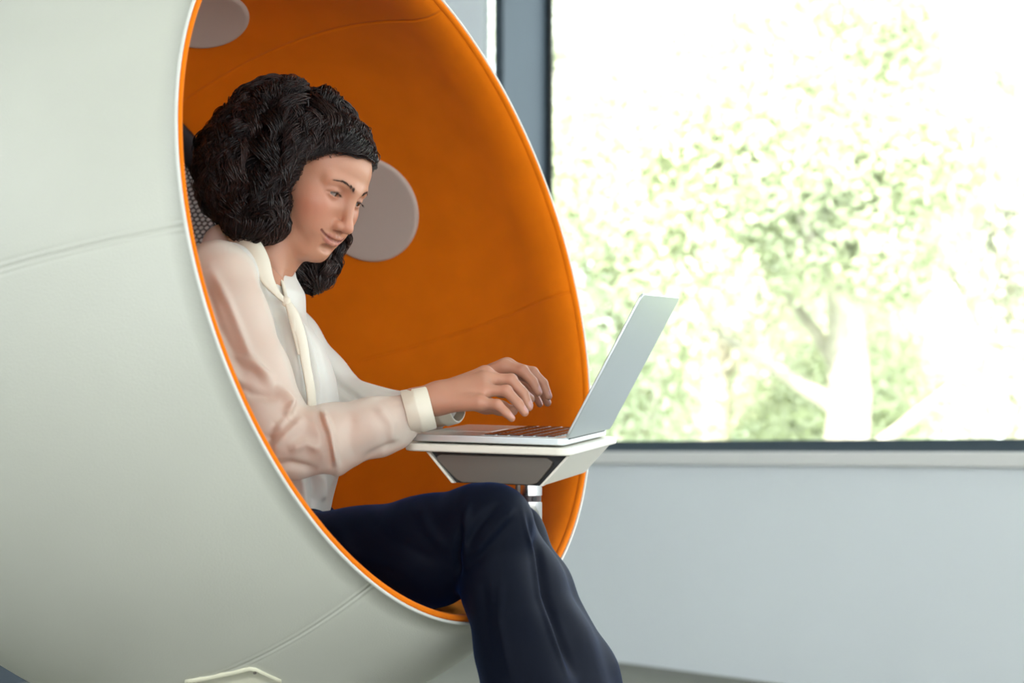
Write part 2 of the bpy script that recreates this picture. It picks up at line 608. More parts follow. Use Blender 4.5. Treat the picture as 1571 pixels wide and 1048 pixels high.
def tree(x, y, h, rad, kind, seed, label, bush=False):
    rng = np.random.default_rng(seed)
    t = tagit(empty('garden_bush' if bush else 'garden_tree', (x, y, -0.35)), label, 'bush' if bush else 'tree', 'trees and bushes in the garden beyond the window')
    V, Q = leaves(34 if not bush else 24, 30000 if not bush else 18000, 0.028 if not bush else 0.026, np.array(rad), rng, h)
    link('foliage', mesh(V + [x, y, -0.35], Q), M_leaf[kind], t, smooth=False)['kind'] = 'stuff'
    tb = MB()
    tb.tube([(x, y, -0.35), (x + .1, y, -0.35 + h * .5), (x + .05, y + .1, -.35 + h)], [0.13, 0.1, 0.05] if not bush else [.05, .04, .03], 10)
    for k in range(6):
        an = rng.uniform(0, 6.28)
        z0 = -0.35 + h * rng.uniform(.35, .8)
        tb.tube([(x + .08, y, z0), (x + math.cos(an) * rad[0] * .7, y + math.sin(an) * rad[1] * .7, z0 + rad[2] * .5)], [0.05, 0.015], 6)
    tb.build('trunk' if not bush else 'stems', M_bark, t)


tr_list = [
    (935, 8.7, 1.8, (.7, .5, 1.2), 0, 'leafy pale green bush directly beyond the lid of the laptop', 1),
    (1070, 10.8, 2.6, (1.2, .5, 1.3), 2, 'beige toned tree right of the laptop, left part of the window', 0),
    (1170, 12.6, 1.4, (1.1, .5, 1.2), 3, 'low greyish green bush right of the beige toned tree', 1),
    (1270, 9.0, 2.5, (.8, .5, .8), 0, 'bright yellow-green tree crown high in the middle of the window', 0),
    (1225, 14.4, 1.6, (1.0, .5, 1.2), 0, 'low yellow-green bush just left of the pale shed', 1),
    (1400, 18.5, 4.2, (1.7, .9, 1.5), 3, 'tall soft grey-green tree standing above the pale shed', 0),
    (1545, 11, 2.6, (.9, .6, 1.7), 1, 'pale tree at the right edge of the window view', 0),
    (960, 16.5, 4.4, (1.2, .6, 1.2), 1, 'pale tree crown at the upper left, next to the dark window post', 0),
    (1115, 16.6, 2.7, (1.0, .4, 1.1), 2, 'beige leafed bush behind the beige toned tree, above its lower branches', 1),
    (1300, 10.2, 1.1, (.55, .4, .6), 0, 'small bright green bush standing directly left of the pale shed', 1),
    (1010, 14.0, 1.1, (.7, .4, .7), 1, 'low pale bush behind the lid of the laptop, near the sill', 1),
    (1480, 13.2, 3.2, (.8, .4, .7), 1, 'pale tree crown between the tall grey-green tree and the right edge', 0),
]
for i, (px, y, h, rad, kind, lab, bush) in enumerate(tr_list):
    tree((px - CX) / F * y, y, h, rad, kind, 20 + i, lab, bool(bush))
# pale shed with a grey post
g = tagit(empty('garden_shed', (3.2, 16.2, -0.35)), 'overexposed pale garden shed beyond the window, lower right', 'shed')
sx0, sx1, sy = (1318 - CX) / F * 15.6, (1485 - CX) / F * 15.6, 15.6
M_shed = mat('pale_render', (0.85, 0.85, 0.83), 0.8)
MB().box((sx0, sy, -.35), (sx1, sy + 1.2, 1.80)).build('wall', M_shed, g)
MB().box((sx0 - .05, sy - .08, 1.80), (sx1 + .05, sy + 1.3, 1.87)).build('roof', mat('pale_grey_roof', (.6, .62, .62), .8), g)
MB().box((sx0 + .22, sy - .06, -.35), (sx0 + .29, sy - .002, 1.80)).build('post', mat('grey_post', (.42, .42, .42), .7), g)
MB().box((sx0 + .38, sy - .03, -.35), (sx1 - .12, sy - .002, 1.45)).build('door', mat('pale_door', (.8, .8, .8), .6), g)

# ------------------------------------------------------------------ pod chair
C = np.array([-0.4221, 3.0, 0.1952 + HC]); R = 0.6221; DD = 0.3250
n_ = np.array([0.85553892, -0.46682776, 0.22388613]); u_ = np.array([-0.47898669, -0.87782216, 0.0]); v_ = np.array([-0.1965322, 0.10723847, 0.97461531])
chair = tagit(empty('ball_chair', (C[0], C[1], 0)), 'white leather ball shaped pod chair lined in orange, with the woman inside', 'chair')


def sph(r, pol, th, c=C):
    pol = np.asarray(pol)[..., None]; th = np.asarray(th)[..., None]; r = np.asarray(r)[..., None]
    return c + r * (np.cos(pol) * n_ + np.sin(pol) * (np.cos(th) * u_ + np.sin(th) * v_))


pr = math.acos(DD / R)
Ri = R - 0.042
RL = R - 0.0085
pri = math.acos(DD / RL) + 0.001


def sector(th0, th1, r_out, thick, p0, p1, groove, stitch, inward=False, nrow=56):
    """one upholstery panel between two seams: a curved slab whose long edges dip into the seam"""
    rr = 0.53
    e = [0, .0012, .0025, .005, .0065, .008, .011, .02]
    ang = np.array([x / rr for x in e])
    mid = np.linspace(th0 + ang[-1], th1 - ang[-1], 26)[1:-1]
    th = np.concatenate([th0 + ang, mid, (th1 - ang)[::-1]])
    pol = p0 + (p1 - p0) * np.linspace(0, 1, nrow) ** 1.7 if inward else np.linspace(p0, p1, nrow)
    T, Po = np.meshgrid(th, pol)
    dist = np.minimum(T - th0, th1 - T) * rr * np.clip(np.sin(Po), 0.2, 1)
    if inward:                # the padding rolls over towards the rim
        xr = np.clip((Po - p0) / 0.115, 0, 1)
        r_out = RL - (RL - Ri) * np.sqrt(np.clip(1 - (1 - xr) ** 2, 0, 1))
    dip = groove * np.exp(-(dist / 0.0016) ** 2) + stitch * np.exp(-((dist - 0.0065) / 0.0011) ** 2)
    sg = 1 if inward else -1
    top = sph(r_out + sg * dip, Po, T)
    bot = sph(np.full_like(T, RL) if inward else np.full_like(T, r_out - thick), Po, T)
    a, bcols = T.shape
    V = np.concatenate([top.reshape(-1, 3), bot.reshape(-1, 3)])
    I = np.arange(a * bcols).reshape(a, bcols)
    q = np.stack([I[:-1, :-1], I[1:, :-1], I[1:, 1:], I[:-1, 1:]], -1).reshape(-1, 4)
    off = a * bcols
    Fq = [q if not inward else q[:, ::-1], (q[:, ::-1] if not inward else q) + off]
    for line in (I[:, 0], I[:, -1][::-1], I[0, ::-1], I[-1, :]):
        s = np.stack([line[:-1], line[1:], line[1:] + off, line[:-1] + off], 1)
        Fq.append(s[:, ::-1] if inward else s)
    return mesh(V, np.concatenate(Fq))


for k in range(6):
    a0, a1 = math.radians(60 * k + 0.6), math.radians(60 * k + 60.6)
    link('shell_panel', sector(a0, a1, R, 0.008, pr + 0.001, PI - 0.02, 0.0016, 0.0009), M_leather, chair)
    a0, a1 = math.radians(60 * k), math.radians(60 * k + 60)
    link('lining_panel', sector(a0, a1, Ri, 0.006, pri, PI - 0.02, 0.0022, 0.0, inward=True), M_orange, chair)


def ring(prof, name, m, seg=200, parent=chair):
    """closed profile (axial, radial) swept around the opening axis"""
    prof = np.array(prof)
    th = np.linspace(0, 2 * PI, seg, endpoint=False)
    V = []
    for t in th:
        V.append(C + prof[:, :1] * n_ + prof[:, 1:] * (math.cos(t) * u_ + math.sin(t) * v_))
    k = len(prof)
    V = np.concatenate(V)
    i = np.arange(seg)[:, None] * k; j = np.arange(k)[None, :]
    i2 = (np.arange(seg)[:, None] + 1) % seg * k; j2 = (j + 1) % k
    Q = np.stack([i + j, i2 + j, i2 + j2, i + j2], -1).reshape(-1, 4)
    me = mesh(V, Q)
    o = link(name, me, m, parent)
    return o


ro = math.sqrt(R * R - DD * DD)
circ = lambda a, r, ra, rb, nn=14: [(a + ra * math.cos(2 * PI * i / nn), r + rb * math.sin(2 * PI * i / nn)) for i in range(nn)]
ring(circ(DD + .0002, ro - 0.0022, 0.0024, 0.0024), 'rim_piping', M_piping)
ring(circ(DD - .003, ro - 0.0100, 0.0060, 0.0050, 20), 'rim_band', M_orange)

def cap_disc(pol, th, rad, r_in, thick, name, m, parent=chair, nr=20, nt=64, edge=0.004):
    """round cushion/disc following the inside of the sphere"""
    a = sph(1.0, pol, th) - C
    a /= np.linalg.norm(a)
    e1 = np.cross(a, [0, 0, 1.0]); e1 /= np.linalg.norm(e1); e2 = np.cross(a, e1)
    rings = list(np.linspace(0, rad - edge, nr)) + [rad - edge * .4, rad, rad]
    hs = [thick] * nr + [thick * .8, thick * .3, -0.002]
    V = []
    for q, hgt in zip(rings, hs):
        ph = q / r_in
        for j in range(nt):
            t = 2 * PI * j / nt
            d = math.cos(ph) * a + math.sin(ph) * (math.cos(t) * e1 + math.sin(t) * e2)
            V.append(C + (r_in - hgt) * d)
    Q = [[i * nt + j, i * nt + (j + 1) % nt, (i + 1) * nt + (j + 1) % nt, (i + 1) * nt + j] for i in range(len(rings) - 1) for j in range(nt)]
    return link(name, mesh(V, Q), m, parent)


DEG = math.radians
cap_disc(DEG(93.97), DEG(154.1), 0.0985, Ri, 0.006, 'speaker_disc', M_disc)
cap_disc(DEG(96.9), DEG(106.8), 0.075, Ri, 0.006, 'speaker_disc', M_disc)
cap_disc(DEG(93.97), DEG(25.9), 0.0985, Ri, 0.006, 'speaker_disc', M_disc)
# round mesh back: pale pad, black border, black netting
back = cap_disc(PI, 0.0, Ri * DEG(62), Ri, 0.010, 'back_pad', M_pad, nr=40, nt=96)
pb = PI - DEG(64.3)
th_ = np.linspace(0, 2 * PI, 160, endpoint=False)
b = MB()
pts = sph(np.full(160, Ri - 0.012), np.full(160, pb + 0.015), th_)
V = []
for i, t in enumerate(th_):
    rad = (pts[i] - C); rad /= np.linalg.norm(rad)
    tan = np.cross(n_, rad); tan /= np.linalg.norm(tan); sd = np.cross(rad, tan)
    for k in range(12):
        a = 2 * PI * k / 12
        V.append(pts[i] + 0.024 * math.cos(a) * sd + 0.010 * math.sin(a) * rad)
Q = np.array([[i * 12 + k, ((i + 1) % 160) * 12 + k, ((i + 1) % 160) * 12 + (k + 1) % 12, i * 12 + (k + 1) % 12] for i in range(160) for k in range(12)])
link('back_border', mesh(V, Q), M_mesh, chair)
# netting: hexagonal weave as thin flat strands, only where it can be seen from the opening
a = -n_
e1 = u_; e2 = v_
strv, strq = [], []
pitch = 0.0112


def onback(x, y, h=0.016):
    ph = math.hypot(x, y) / Ri
    if ph < 1e-6:
        return C + (Ri - h) * a
    d = math.cos(ph) * a + math.sin(ph) * (x * e1 + y * e2) / math.hypot(x, y)
    return C + (Ri - h) * d


def strand(p, q, wd=0.0013):
    A_, B_ = onback(*p), onback(*q)
    r = (A_ - C); r /= np.linalg.norm(r)
    sd = np.cross(B_ - A_, r); sd /= np.linalg.norm(sd)
    i = len(strv)
    strv.extend([A_ - sd * wd, B_ - sd * wd, B_ + sd * wd, A_ + sd * wd, A_ - r * 0.0012, B_ - r * 0.0012])
    strq.extend([[i, i + 1, i + 5, i + 4], [i + 4, i + 5, i + 2, i + 3], [i + 3, i + 2, i + 1, i]])


lim = Ri * DEG(61)
nn = int(lim / pitch) + 2
for i in range(-nn, nn):
    for j in range(-int(nn / 0.8), int(nn / 0.8)):
        x = (i + 0.5 * (j % 2)) * pitch
        y = j * pitch * 0.80
        if math.hypot(x, y) > lim:
            continue
        t0 = (x, y + pitch * .22); t1 = (x, y - pitch * .22)
        strand(t1, t0)
        strand(t0, (x + pitch / 2, y + pitch * .58)); strand(t0, (x - pitch / 2, y + pitch * .58))
o = link('back_netting', mesh(strv, strq), M_mesh, chair, smooth=False)
o['kind'] = 'stuff'
# seat cushion: cap of the ball, flat top, rounded edge
SZ = HC - 0.235
dz = C[2] - SZ
vol_r = math.sqrt((Ri - 0.004) ** 2 - dz ** 2)
V = [(C[0], C[1], SZ + 0.004)]
rings = [(vol_r * f, SZ + 0.004 - 0.012 * f ** 8) for f in np.linspace(0.1, 0.97, 14)] + [(vol_r - .002, SZ - 0.02), (vol_r - .03, SZ - 0.05), (.15, SZ - .14)]
nt_ = 72
for r, z in rings:
    for j in range(nt_):
        t = 2 * PI * j / nt_
        V.append((C[0] + r * math.cos(t), C[1] + r * math.sin(t), z))
Fc = [[0, 1 + j, 1 + (j + 1) % nt_] for j in range(nt_)]
for i in range(len(rings) - 1):
    Fc += [[1 + i * nt_ + j, 1 + (i + 1) * nt_ + j, 1 + (i + 1) * nt_ + (j + 1) % nt_, 1 + i * nt_ + (j + 1) % nt_] for j in range(nt_)]
Fc.append([1 + (len(rings) - 1) * nt_ + j for j in range(nt_)])
link('seat_cushion', mesh(V, Fc), M_seat, chair)
# pedestal under the ball: white cradle with a screwed corner plate
b = MB()
zc = C[2] - R
prof = [(0.30, 0.0), (0.30, 0.012), (0.29, 0.02), (0.10, 0.04), (0.07, 0.07), (0.07, zc + 0.03), (0.16, zc + 0.075), (.10, zc + .07)]
V = []
for r, z in prof:
    for j in range(48):
        t = 2 * PI * j / 48
        V.append((C[0] + r * math.cos(t), C[1] + r * math.sin(t), z))
Fc = [[i * 48 + j, i * 48 + (j + 1) % 48, (i + 1) * 48 + (j + 1) % 48, (i + 1) * 48 + j] for i in range(len(prof) - 1) for j in range(48)]
Fc += [list(range(48))[::-1], [(len(prof) - 1) * 48 + j for j in range(48)]]
link('pedestal', mesh(V, Fc), mat('white_lacquer', (.78, .77, .70), .3), chair)


def ray_near(px, py, r):
    d = np.array([(px - CX) / F, 1, -(py - HY) / F]); d /= np.linalg.norm(d)
    c0 = C - np.array([0, 0, HC]); bb = d @ c0
    return d * (bb - math.sqrt(bb * bb - c0 @ c0 + r * r)) + np.array([0, 0, HC])


# curved bracket plate hugging the shell
K = ray_near(388, 1026, R + .004); K1 = ray_near(283, 1047, R + .004); K2 = ray_near(432, 1047, R + .004)
grid = []
down = np.array([-.02, .12, -.30])
nu, nv = 14, 10
V = []
top = []
for i in range(nu + 1):
    s = i / nu
    p = K1 + (K - K1) * min(1, s / .6) if s <= .6 else K + (K2 - K) * ((s - .6) / .4)
    top.append(p)
for layer in (0.006, -0.004):
    for j in range(nv + 1):
        for i in range(nu + 1):
            p = top[i] + down * (j / nv) * 0.8
            d = p - C; d /= np.linalg.norm(d)
            V.append(C + d * (R + layer))
I = np.arange((nu + 1) * (nv + 1)).reshape(nv + 1, nu + 1)
q = np.stack([I[:-1, :-1], I[1:, :-1], I[1:, 1:], I[:-1, 1:]], -1).reshape(-1, 4)
o_ = (nu + 1) * (nv + 1)
Fq = [q, q[:, ::-1] + o_]
for line in (I[:, 0][::-1], I[:, -1], I[0, :], I[-1, ::-1]):
    Fq.append(np.stack([line[:-1], line[:-1] + o_, line[1:] + o_, line[1:]], 1))
plate = link('bracket_plate', mesh(V, np.concatenate(Fq)), mat('cream_lacquer', (.80, .77, .60), .35), chair, smooth=False)
sc = ray_near(391, 1032, R + .006); d = sc - C; d /= np.linalg.norm(d)
MB().tube([sc - d * .002, sc + d * .0015], 0.0022, 12).build('screw', M_taupe, plate)

# swivel table on a chrome arm -- local frame: x towards the lid, y away from the camera, z up
H0, H1, F0 = P(865, 686, 2.78), P(915, 669, 3.07), P(622, 678, 2.84)
ex = H0 - F0; ex /= np.linalg.norm(ex)
ey = H1 - H0; ey -= ex * (ey @ ex); ey /= np.linalg.norm(ey)
ez = np.cross(ex, ey)
TM = Matrix(((ex[0], ey[0], ez[0], H0[0]), (ex[1], ey[1], ez[1], H0[1]), (ex[2], ey[2], ez[2], H0[2]), (0, 0, 0, 1)))
TW = 0.31


def rrect(x0, x1, y0, y1, r, n=8):
    out = []
    for cx_, cy_, a0 in ((x1 - r, y0 + r, -PI / 2), (x1 - r, y1 - r, 0), (x0 + r, y1 - r, PI / 2), (x0 + r, y0 + r, PI)):
        for i in range(n + 1):
            a_ = a0 + PI / 2 * i / n
            out.append((cx_ + r * math.cos(a_), cy_ + r * math.sin(a_)))
    return out


b = MB()
b.prism(rrect(-0.238, 0.012, -0.012, TW + 0.02, 0.022), -0.0125, -0.001, TM)
table = b.build('table_top', M_cream, chair, bevel=0.003, seg=3)
tw = lambda x, y, z: tuple(TM @ Vector((x, y, z)))
# tapered housing below: thin white shell, black recess, taupe front panel
zt, zb = -0.0125, -0.058
yo, yi = 0.006, 0.020
b = MB()
X0t, X1t, X0b, X1b = -0.206, 0.006, -0.166, -0.034


def slabpts(x0t, x1t, x0b, x1b, y0, y1, z0=zt, z1=zb, y0b=None):
    y0b = y0 if y0b is None else y0b
    return [tw(x0b, y0b, z1), tw(x1b, y0b, z1), tw(x1b, y1, z1), tw(x0b, y1, z1), tw(x0t, y0, z0), tw(x1t, y0, z0), tw(x1t, y1, z0), tw(x0t, y1, z0)]


b.hexa(slabpts(X0t, X1t, X0b, X1b, yi, TW - .02))
b.hexa(slabpts(X0t - .002, X0t + .003, X0b - .002, X0b + .003, yo, yi + .002))
b.hexa(slabpts(X1t - .003, X1t + .002, X1b - .003, X1b + .002, yo, yi + .002))
housing = b.build('table_housing', M_cream, table, bevel=0.001)
b = MB(); b.hexa(slabpts(X0t + .003, X1t - .003, X0b + .003, X1b - .003, yi - .003, yi + .01))
b.build('recess', M_black, table)
pp = [(-0.186, -.004), (-0.026, -.004), (-.018, -.010), (-.02, -.016), (-.040, -.041), (-.05, -.0445), (-.152, -.0445), (-.160, -.041), (-.190, -.014), (-.192, -.008)]
b = MB()
Mp = TM @ Matrix(((1, 0, 0, 0), (0, 0, 1, 0.0), (0, 1, 0, -0.0125), (0, 0, 0, 1)))
b.prism(pp, 0.0085, 0.018, Mp)
b.build('front_panel', M_taupe, table, bevel=0.0015)
# chrome post
b = MB(); top_z = float(tw(-.03, .2, -.05)[2])
px_, py_ = P(820, 760, 2.94)[0], 2.94
px_ = P(811, 760, 2.94)[0]
tz = top_z - .021
b.tube([(px_, py_, top_z + .012), (px_, py_, tz - .014)], 0.0205, 32)
b.tube([(px_, py_, tz - .014), (px_, py_, tz - .024)], 0.0185, 32)
b.tube([(px_, py_, tz - .024), (px_, py_, tz - .058), (px_, py_, tz - .063)], [0.0205, .0205, .017], 32)
b.tube([(px_, py_, tz - .030), (px_ - .02, py_ + .03, tz - .042), (px_ - .10, py_ + .10, tz - .09), (px_ - .18, py_ + .18, tz - .19), (px_ - .19, py_ + .19, SZ - .03)], 0.0125, 24)
b.build('table_post', M_chrome, table, smooth=True)
MB().tube([(px_, py_, tz - .0145), (px_, py_, tz - .0235)], 0.0190, 32).build('post_collar', mat('brown_ring', (.06, .03, .03), .3), table, smooth=True)
MB().tube([(px_ + .009, py_ - .021, tz - .019), (px_ + .008, py_ - .014, tz - .019)], 0.0035, 12).build('set_screw', M_black, table)

# ------------------------------------------------------------------ laptop (local frame as the table)
LW = 0.295
lap = tagit(empty('laptop', H0), 'open silver laptop on the pod chair table, under her hands', 'laptop')
lap.matrix_basis = TM.copy()
b = MB()
zB, zT = 0.0015, 0.0125
b.prism(rrect(-0.228, 0.0, 0.0, LW, 0.010), zB, zT)
def llink(mb, name, m, parent, **kw):
    me = mesh(mb.V, mb.F, name)
    o = bpy.data.objects.new(name, me); COL.objects.link(o); me.materials.append(m); o.parent = parent
    if kw.get('bevel'):
        me.polygons.foreach_set('use_smooth', [True] * len(me.polygons))
        bv = o.modifiers.new('bevel', 'BEVEL'); bv.width = kw['bevel']; bv.segments = 2; bv.limit_method = 'ANGLE'; bv.harden_normals = True
    return o
base = llink(b, 'base', M_alu, lap, bevel=0.0018)
b = MB().box((-0.205, LW * .33, zT), (-0.135, LW * .67, zT + .0004)); llink(b, 'trackpad', M_alu, base)
for fx_, fy_ in ((-.2, .02), (-.03, .02), (-.2, LW - .04), (-.03, LW - .04)):
    llink(MB().box((fx_, fy_, zB - .0012), (fx_ + .01, fy_ + .02, zB + .0005)), 'rubber_foot', M_black, base)
b = MB().box((-0.127, 0.012, zT), (-0.014, LW - .012, zT + .0003)); llink(b, 'keyboard_well', M_alu, base)
kw_, kd = 0.0165, 0.0150
rows = [('f', -0.022, 0.010), ('n', -0.038, kd), ('n', -0.057, kd), ('n', -0.076, kd), ('n', -0.095, kd), ('s', -0.114, kd)]
kmeshes = {}
for typ, x, dp in rows:
    if typ == 's':
        lens = [kw_] * 4 + [kw_ * 5.3] + [kw_] * 4
    else:
        lens = [kw_] * 14
    gap = (LW - .03 - sum(lens)) / (len(lens) - 1)
    y = 0.015
    for L in lens:
        key = (round(L, 5), dp)
        if key not in kmeshes:
            kb = MB().prism([(-dp / 2, 0), (dp / 2, 0), (dp / 2, L), (-dp / 2, L)], 0, 0.0014)
            me = mesh(kb.V, kb.F, 'key'); me.materials.append(M_key); kmeshes[key] = me
        o = bpy.data.objects.new('key', kmeshes[key]); COL.objects.link(o); o.parent = base
        o.location = (x, y, zT + .0003)
        y += L + gap
# lid: hinge at x=0, leans back
LT, LH = P(972, 476, 2.73), 0.0
inv = TM.inverted()
lt = inv @ Vector(P(972, 477, 2.76))
la = math.atan2(lt.x, lt.z - zT)
LL = 0.232
lidm = Matrix.Translation((0.001, 0, zT + .001)) @ Matrix.Rotation(la, 4, 'Y')
b = MB(); b.prism(rrect(0, LL, 0.0, LW, 0.009), 0, 0.0045, Matrix(((0, 0, 1, 0), (0, 1, 0, 0), (1, 0, 0, 0), (0, 0, 0, 1))))
lid = llink(b, 'lid', M_alu, lap, bevel=0.0012); lid.matrix_basis = lidm
for f in lid.data.polygons: pass
b = MB().box((-0.0006, 0.004, 0.012), (0, LW - .004, LL - .004)); llink(b, 'bezel', M_black, lid)
b = MB().box((-0.0009, 0.010, 0.018), (-0.0006, LW - .010, LL - .010)); llink(b, 'screen', M_screen, lid)
b = MB().tube([(0.0, 0.03, zT), (0, LW - .03, zT)], 0.0035, 12); llink(b, 'hinge', M_black, lap)

# ------------------------------------------------------------------ person
person = tagit(empty('person', (C[0], 3.0, 0)), 'woman with dark curly hair in cream blouse and navy trousers typing in the pod chair', 'person')

# ---- head, in its own frame: x forward, y to her left, z up
Lx = np.array([0.47, 0.87, -0.13]); U0 = np.array([0.50, -0.14, 0.84])
Lx /= np.linalg.norm(Lx); U0 -= Lx * (U0 @ Lx); U0 /= np.linalg.norm(U0)
Fx = np.cross(Lx, U0)
HR = np.stack([Fx, Lx, U0], 1)
eye_w = P(515, 296, 2.93)
HO = eye_w - HR @ np.array([0.076, -0.031, 0.0])
h2w = lambda p: np.asarray(p) @ HR.T + HO
w2h = lambda p: (np.asarray(p) - HO) @ HR

v = Vol((-0.115, -0.09, -0.20), (0.135, 0.09, 0.13), 0.0013)
v.ell((-0.012, 0, 0.022), (0.090, 0.072, 0.076), 0.01)
v.ell((0.026, 0, 0.030), (0.053, 0.060, 0.046), 0.02)
v.ell((0.030, 0, -0.028), (0.056, 0.056, 0.074), 0.02)
for s in (-1, 1):
    v.cap((-0.004, s * .050, -0.040), (0.006, s * .046, -0.066), 0.016, 0.014, 0.02)
    v.cap((0.006, s * .046, -0.066), (0.066, s * .015, -0.096), 0.014, 0.013, 0.02)
    v.ell((0.050, s * .040, -0.028), (0.028, 0.022, 0.022), 0.022)      # cheek
    v.ell((0.060, s * .030, -0.055), (0.022, 0.020, 0.022), 0.02)
v.ell((0.074, 0, -0.092), (0.0155, 0.020, 0.0145), 0.02)
v.ell((0.072, 0, -0.064), (0.020, 0.030, 0.024), 0.018)                # mouth mound
for s in (-1, 1):
    v.cap((0.0815, s * .009, 0.015), (0.064, s * .044, 0.015), 0.0070, 0.0065, 0.014)   # brow ridge
for s in (-1, 1):
    v.ell((0.087, s * .029, -0.001), (0.013, 0.018, 0.0125), 0.012, 'd')
v.cap((0.082, 0, 0.008), (0.1005, 0, -0.032), 0.0060, 0.0074, 0.012)     # nose bridge
v.ell((0.1045, 0, -0.0385), (0.0100, 0.0085, 0.0085), 0.008)
for s in (-1, 1):
    v.ell((0.0935, s * .0110, -0.0420), (0.0100, 0.0062, 0.0072), 0.006)
    v.ell((0.098, s * .0058, -0.0505), (0.0056, 0.0028, 0.0038), 0.003, 'd')
for s in (-1, 1):                                                        # eyelids
    v.ell((0.0660, s * .031, -0.001), (0.0135, 0.0150, 0.0125), 0.005)
def sx(y, z):
    i = int(round((y - v.lo[1]) / v.h)); k = int(round((z - v.lo[2]) / v.h))
    c_ = np.nonzero(v.D[:, i, k] < 0)[0]
    c_ = c_[-1]
    a_, b_ = v.D[c_, i, k], v.D[c_ + 1, i, k]
    return v.lo[0] + v.h * (c_ + a_ / (a_ - b_))


def onl(ys, zs, dxs):
    return [(sx(y_, z_) + d_, y_, z_) for y_, z_, d_ in zip(ys, zs, dxs)]


LIPU_OLD = [(0.0760, -0.0275, -0.0605), (0.0860, -0.014, -0.0615), (0.0905, -0.004, -0.0595), (0.0897, 0, -0.0604), (0.0905, 0.004, -0.0595), (0.0860, 0.014, -0.0615), (0.0760, 0.0275, -0.0605)]
LIPU = onl([-.026, -.019, -.011, -.004, 0, .004, .011, .019, .026], [-.0600, -.0610, -.0606, -.0592, -.0602, -.0592, -.0606, -.0610, -.0600], [-.001, -.0012, -.0006, 0, -.0004, 0, -.0006, -.0012, -.001])
LIPL = onl([-.025, -.017, -.009, 0, .009, .017, .025], [-.0630, -.0668, -.0698, -.0708, -.0698, -.0668, -.0630], [-.001, -.001, -.0008, -.0006, -.0008, -.001, -.001])
LIPL_OLD = [(0.0765, -0.0250, -0.0640), (0.0850, -0.013, -0.0690), (0.0885, 0, -0.0710), (0.0850, 0.013, -0.0690), (0.0765, 0.0250, -0.0640)]
v.path(LIPU, [.0008, .0016, .0024, .0030, .0027, .0030, .0024, .0016, .0008], 0.004)
v.path(LIPL, [.0008, .0022, .0034, .0040, .0034, .0022, .0008], 0.004)
MO = onl([-.031, -.026, -.019, -.010, 0, .010, .019, .026, .031], [-.0580, -.0605, -.0632, -.0650, -.0648, -.0650, -.0632, -.0605, -.0580], [.0002] * 9)
v.path(MO, [.0006, .0012, .0016, .0019, .0019, .0019, .0016, .0012, .0006], 0.0016, 'd')
v.ell((0.090, 0, -0.0815), (0.006, 0.014, 0.005), 0.008, 'd')
v.cap((0.0975, 0, -0.051), (0.0975, 0, -0.056), 0.0016, 0.002, 0.004, 'd')
for s in (-1, 1):                                                        # lid openings
    for yy, hh in ((-.0125, .0014), (-.007, .0036), (0, .0047), (.007, .0038), (.0115, .0018)):
        v.ell((0.084, s * .031 + yy, -0.0022 - abs(yy) * 0.05), (0.012, 0.0052, hh), 0.0008, 'd')
    v.cap((0.072, s * .045, -0.0035), (0.083, s * .036, 0.0065), 0.0006, 0.0008, 0.003, 'd')
for s in (-1, 1):                                                        # ears
    v.ell((-0.006, s * .073, -0.012), (0.016, 0.006, 0.030), 0.006)
nb = w2h(P(388, 412, 3.02)); nb2 = w2h(P(398, 400, 3.0))
v.cap((-0.030, 0, -0.020), nb, 0.050, 0.054, 0.03)
v.cap((0.0, 0, -0.06), w2h(P(405, 400, 2.985)), 0.040, 0.046, 0.03)
for s in (-1, 1):
    v.cap((-0.02, s * .055, -0.05), w2h(P(425, 430, 2.95 + (0.03 if s > 0 else -.0))), 0.010, 0.008, 0.02)
Vh, Qh = v.surf()
Vh = relax(Vh, Qh, 1, 0.4)
# skin colour by place on the face
base_c = np.array([0.50, 0.245, 0.155])
Ch = np.tile(base_c, (len(Vh), 1))


def paint(Cc, mask, col):
    mask = np.clip(mask, 0, 1)[:, None]
    return Cc * (1 - mask) + np.array(col) * mask


for s in (-1, 1):
    dd = np.linalg.norm((Vh - [0.062, s * .044, -0.032]) / [0.04, 0.03, 0.026], axis=1)
    Ch = paint(Ch, 0.5 * np.exp(-dd ** 2), (0.50, 0.17, 0.11))
dd = np.linalg.norm((Vh - [0.104, 0, -0.040]) / 0.014, axis=1)
Ch = paint(Ch, 0.35 * np.exp(-dd ** 2), (0.52, 0.19, 0.13))


def onx(y, z):
    m_ = (Vh[:, 0] > .04) & (np.abs(Vh[:, 1] - y) < .0016) & (np.abs(Vh[:, 2] - z) < .0016)
    return Vh[m_, 0].max() if m_.any() else .08


def pathdist(Vv, pts):
    best = np.full(len(Vv), 1e9)
    for i in range(len(pts) - 1):
        d_, _ = segdist2(Vv, pts[i], pts[i + 1])
        best = np.minimum(best, d_)
    return best


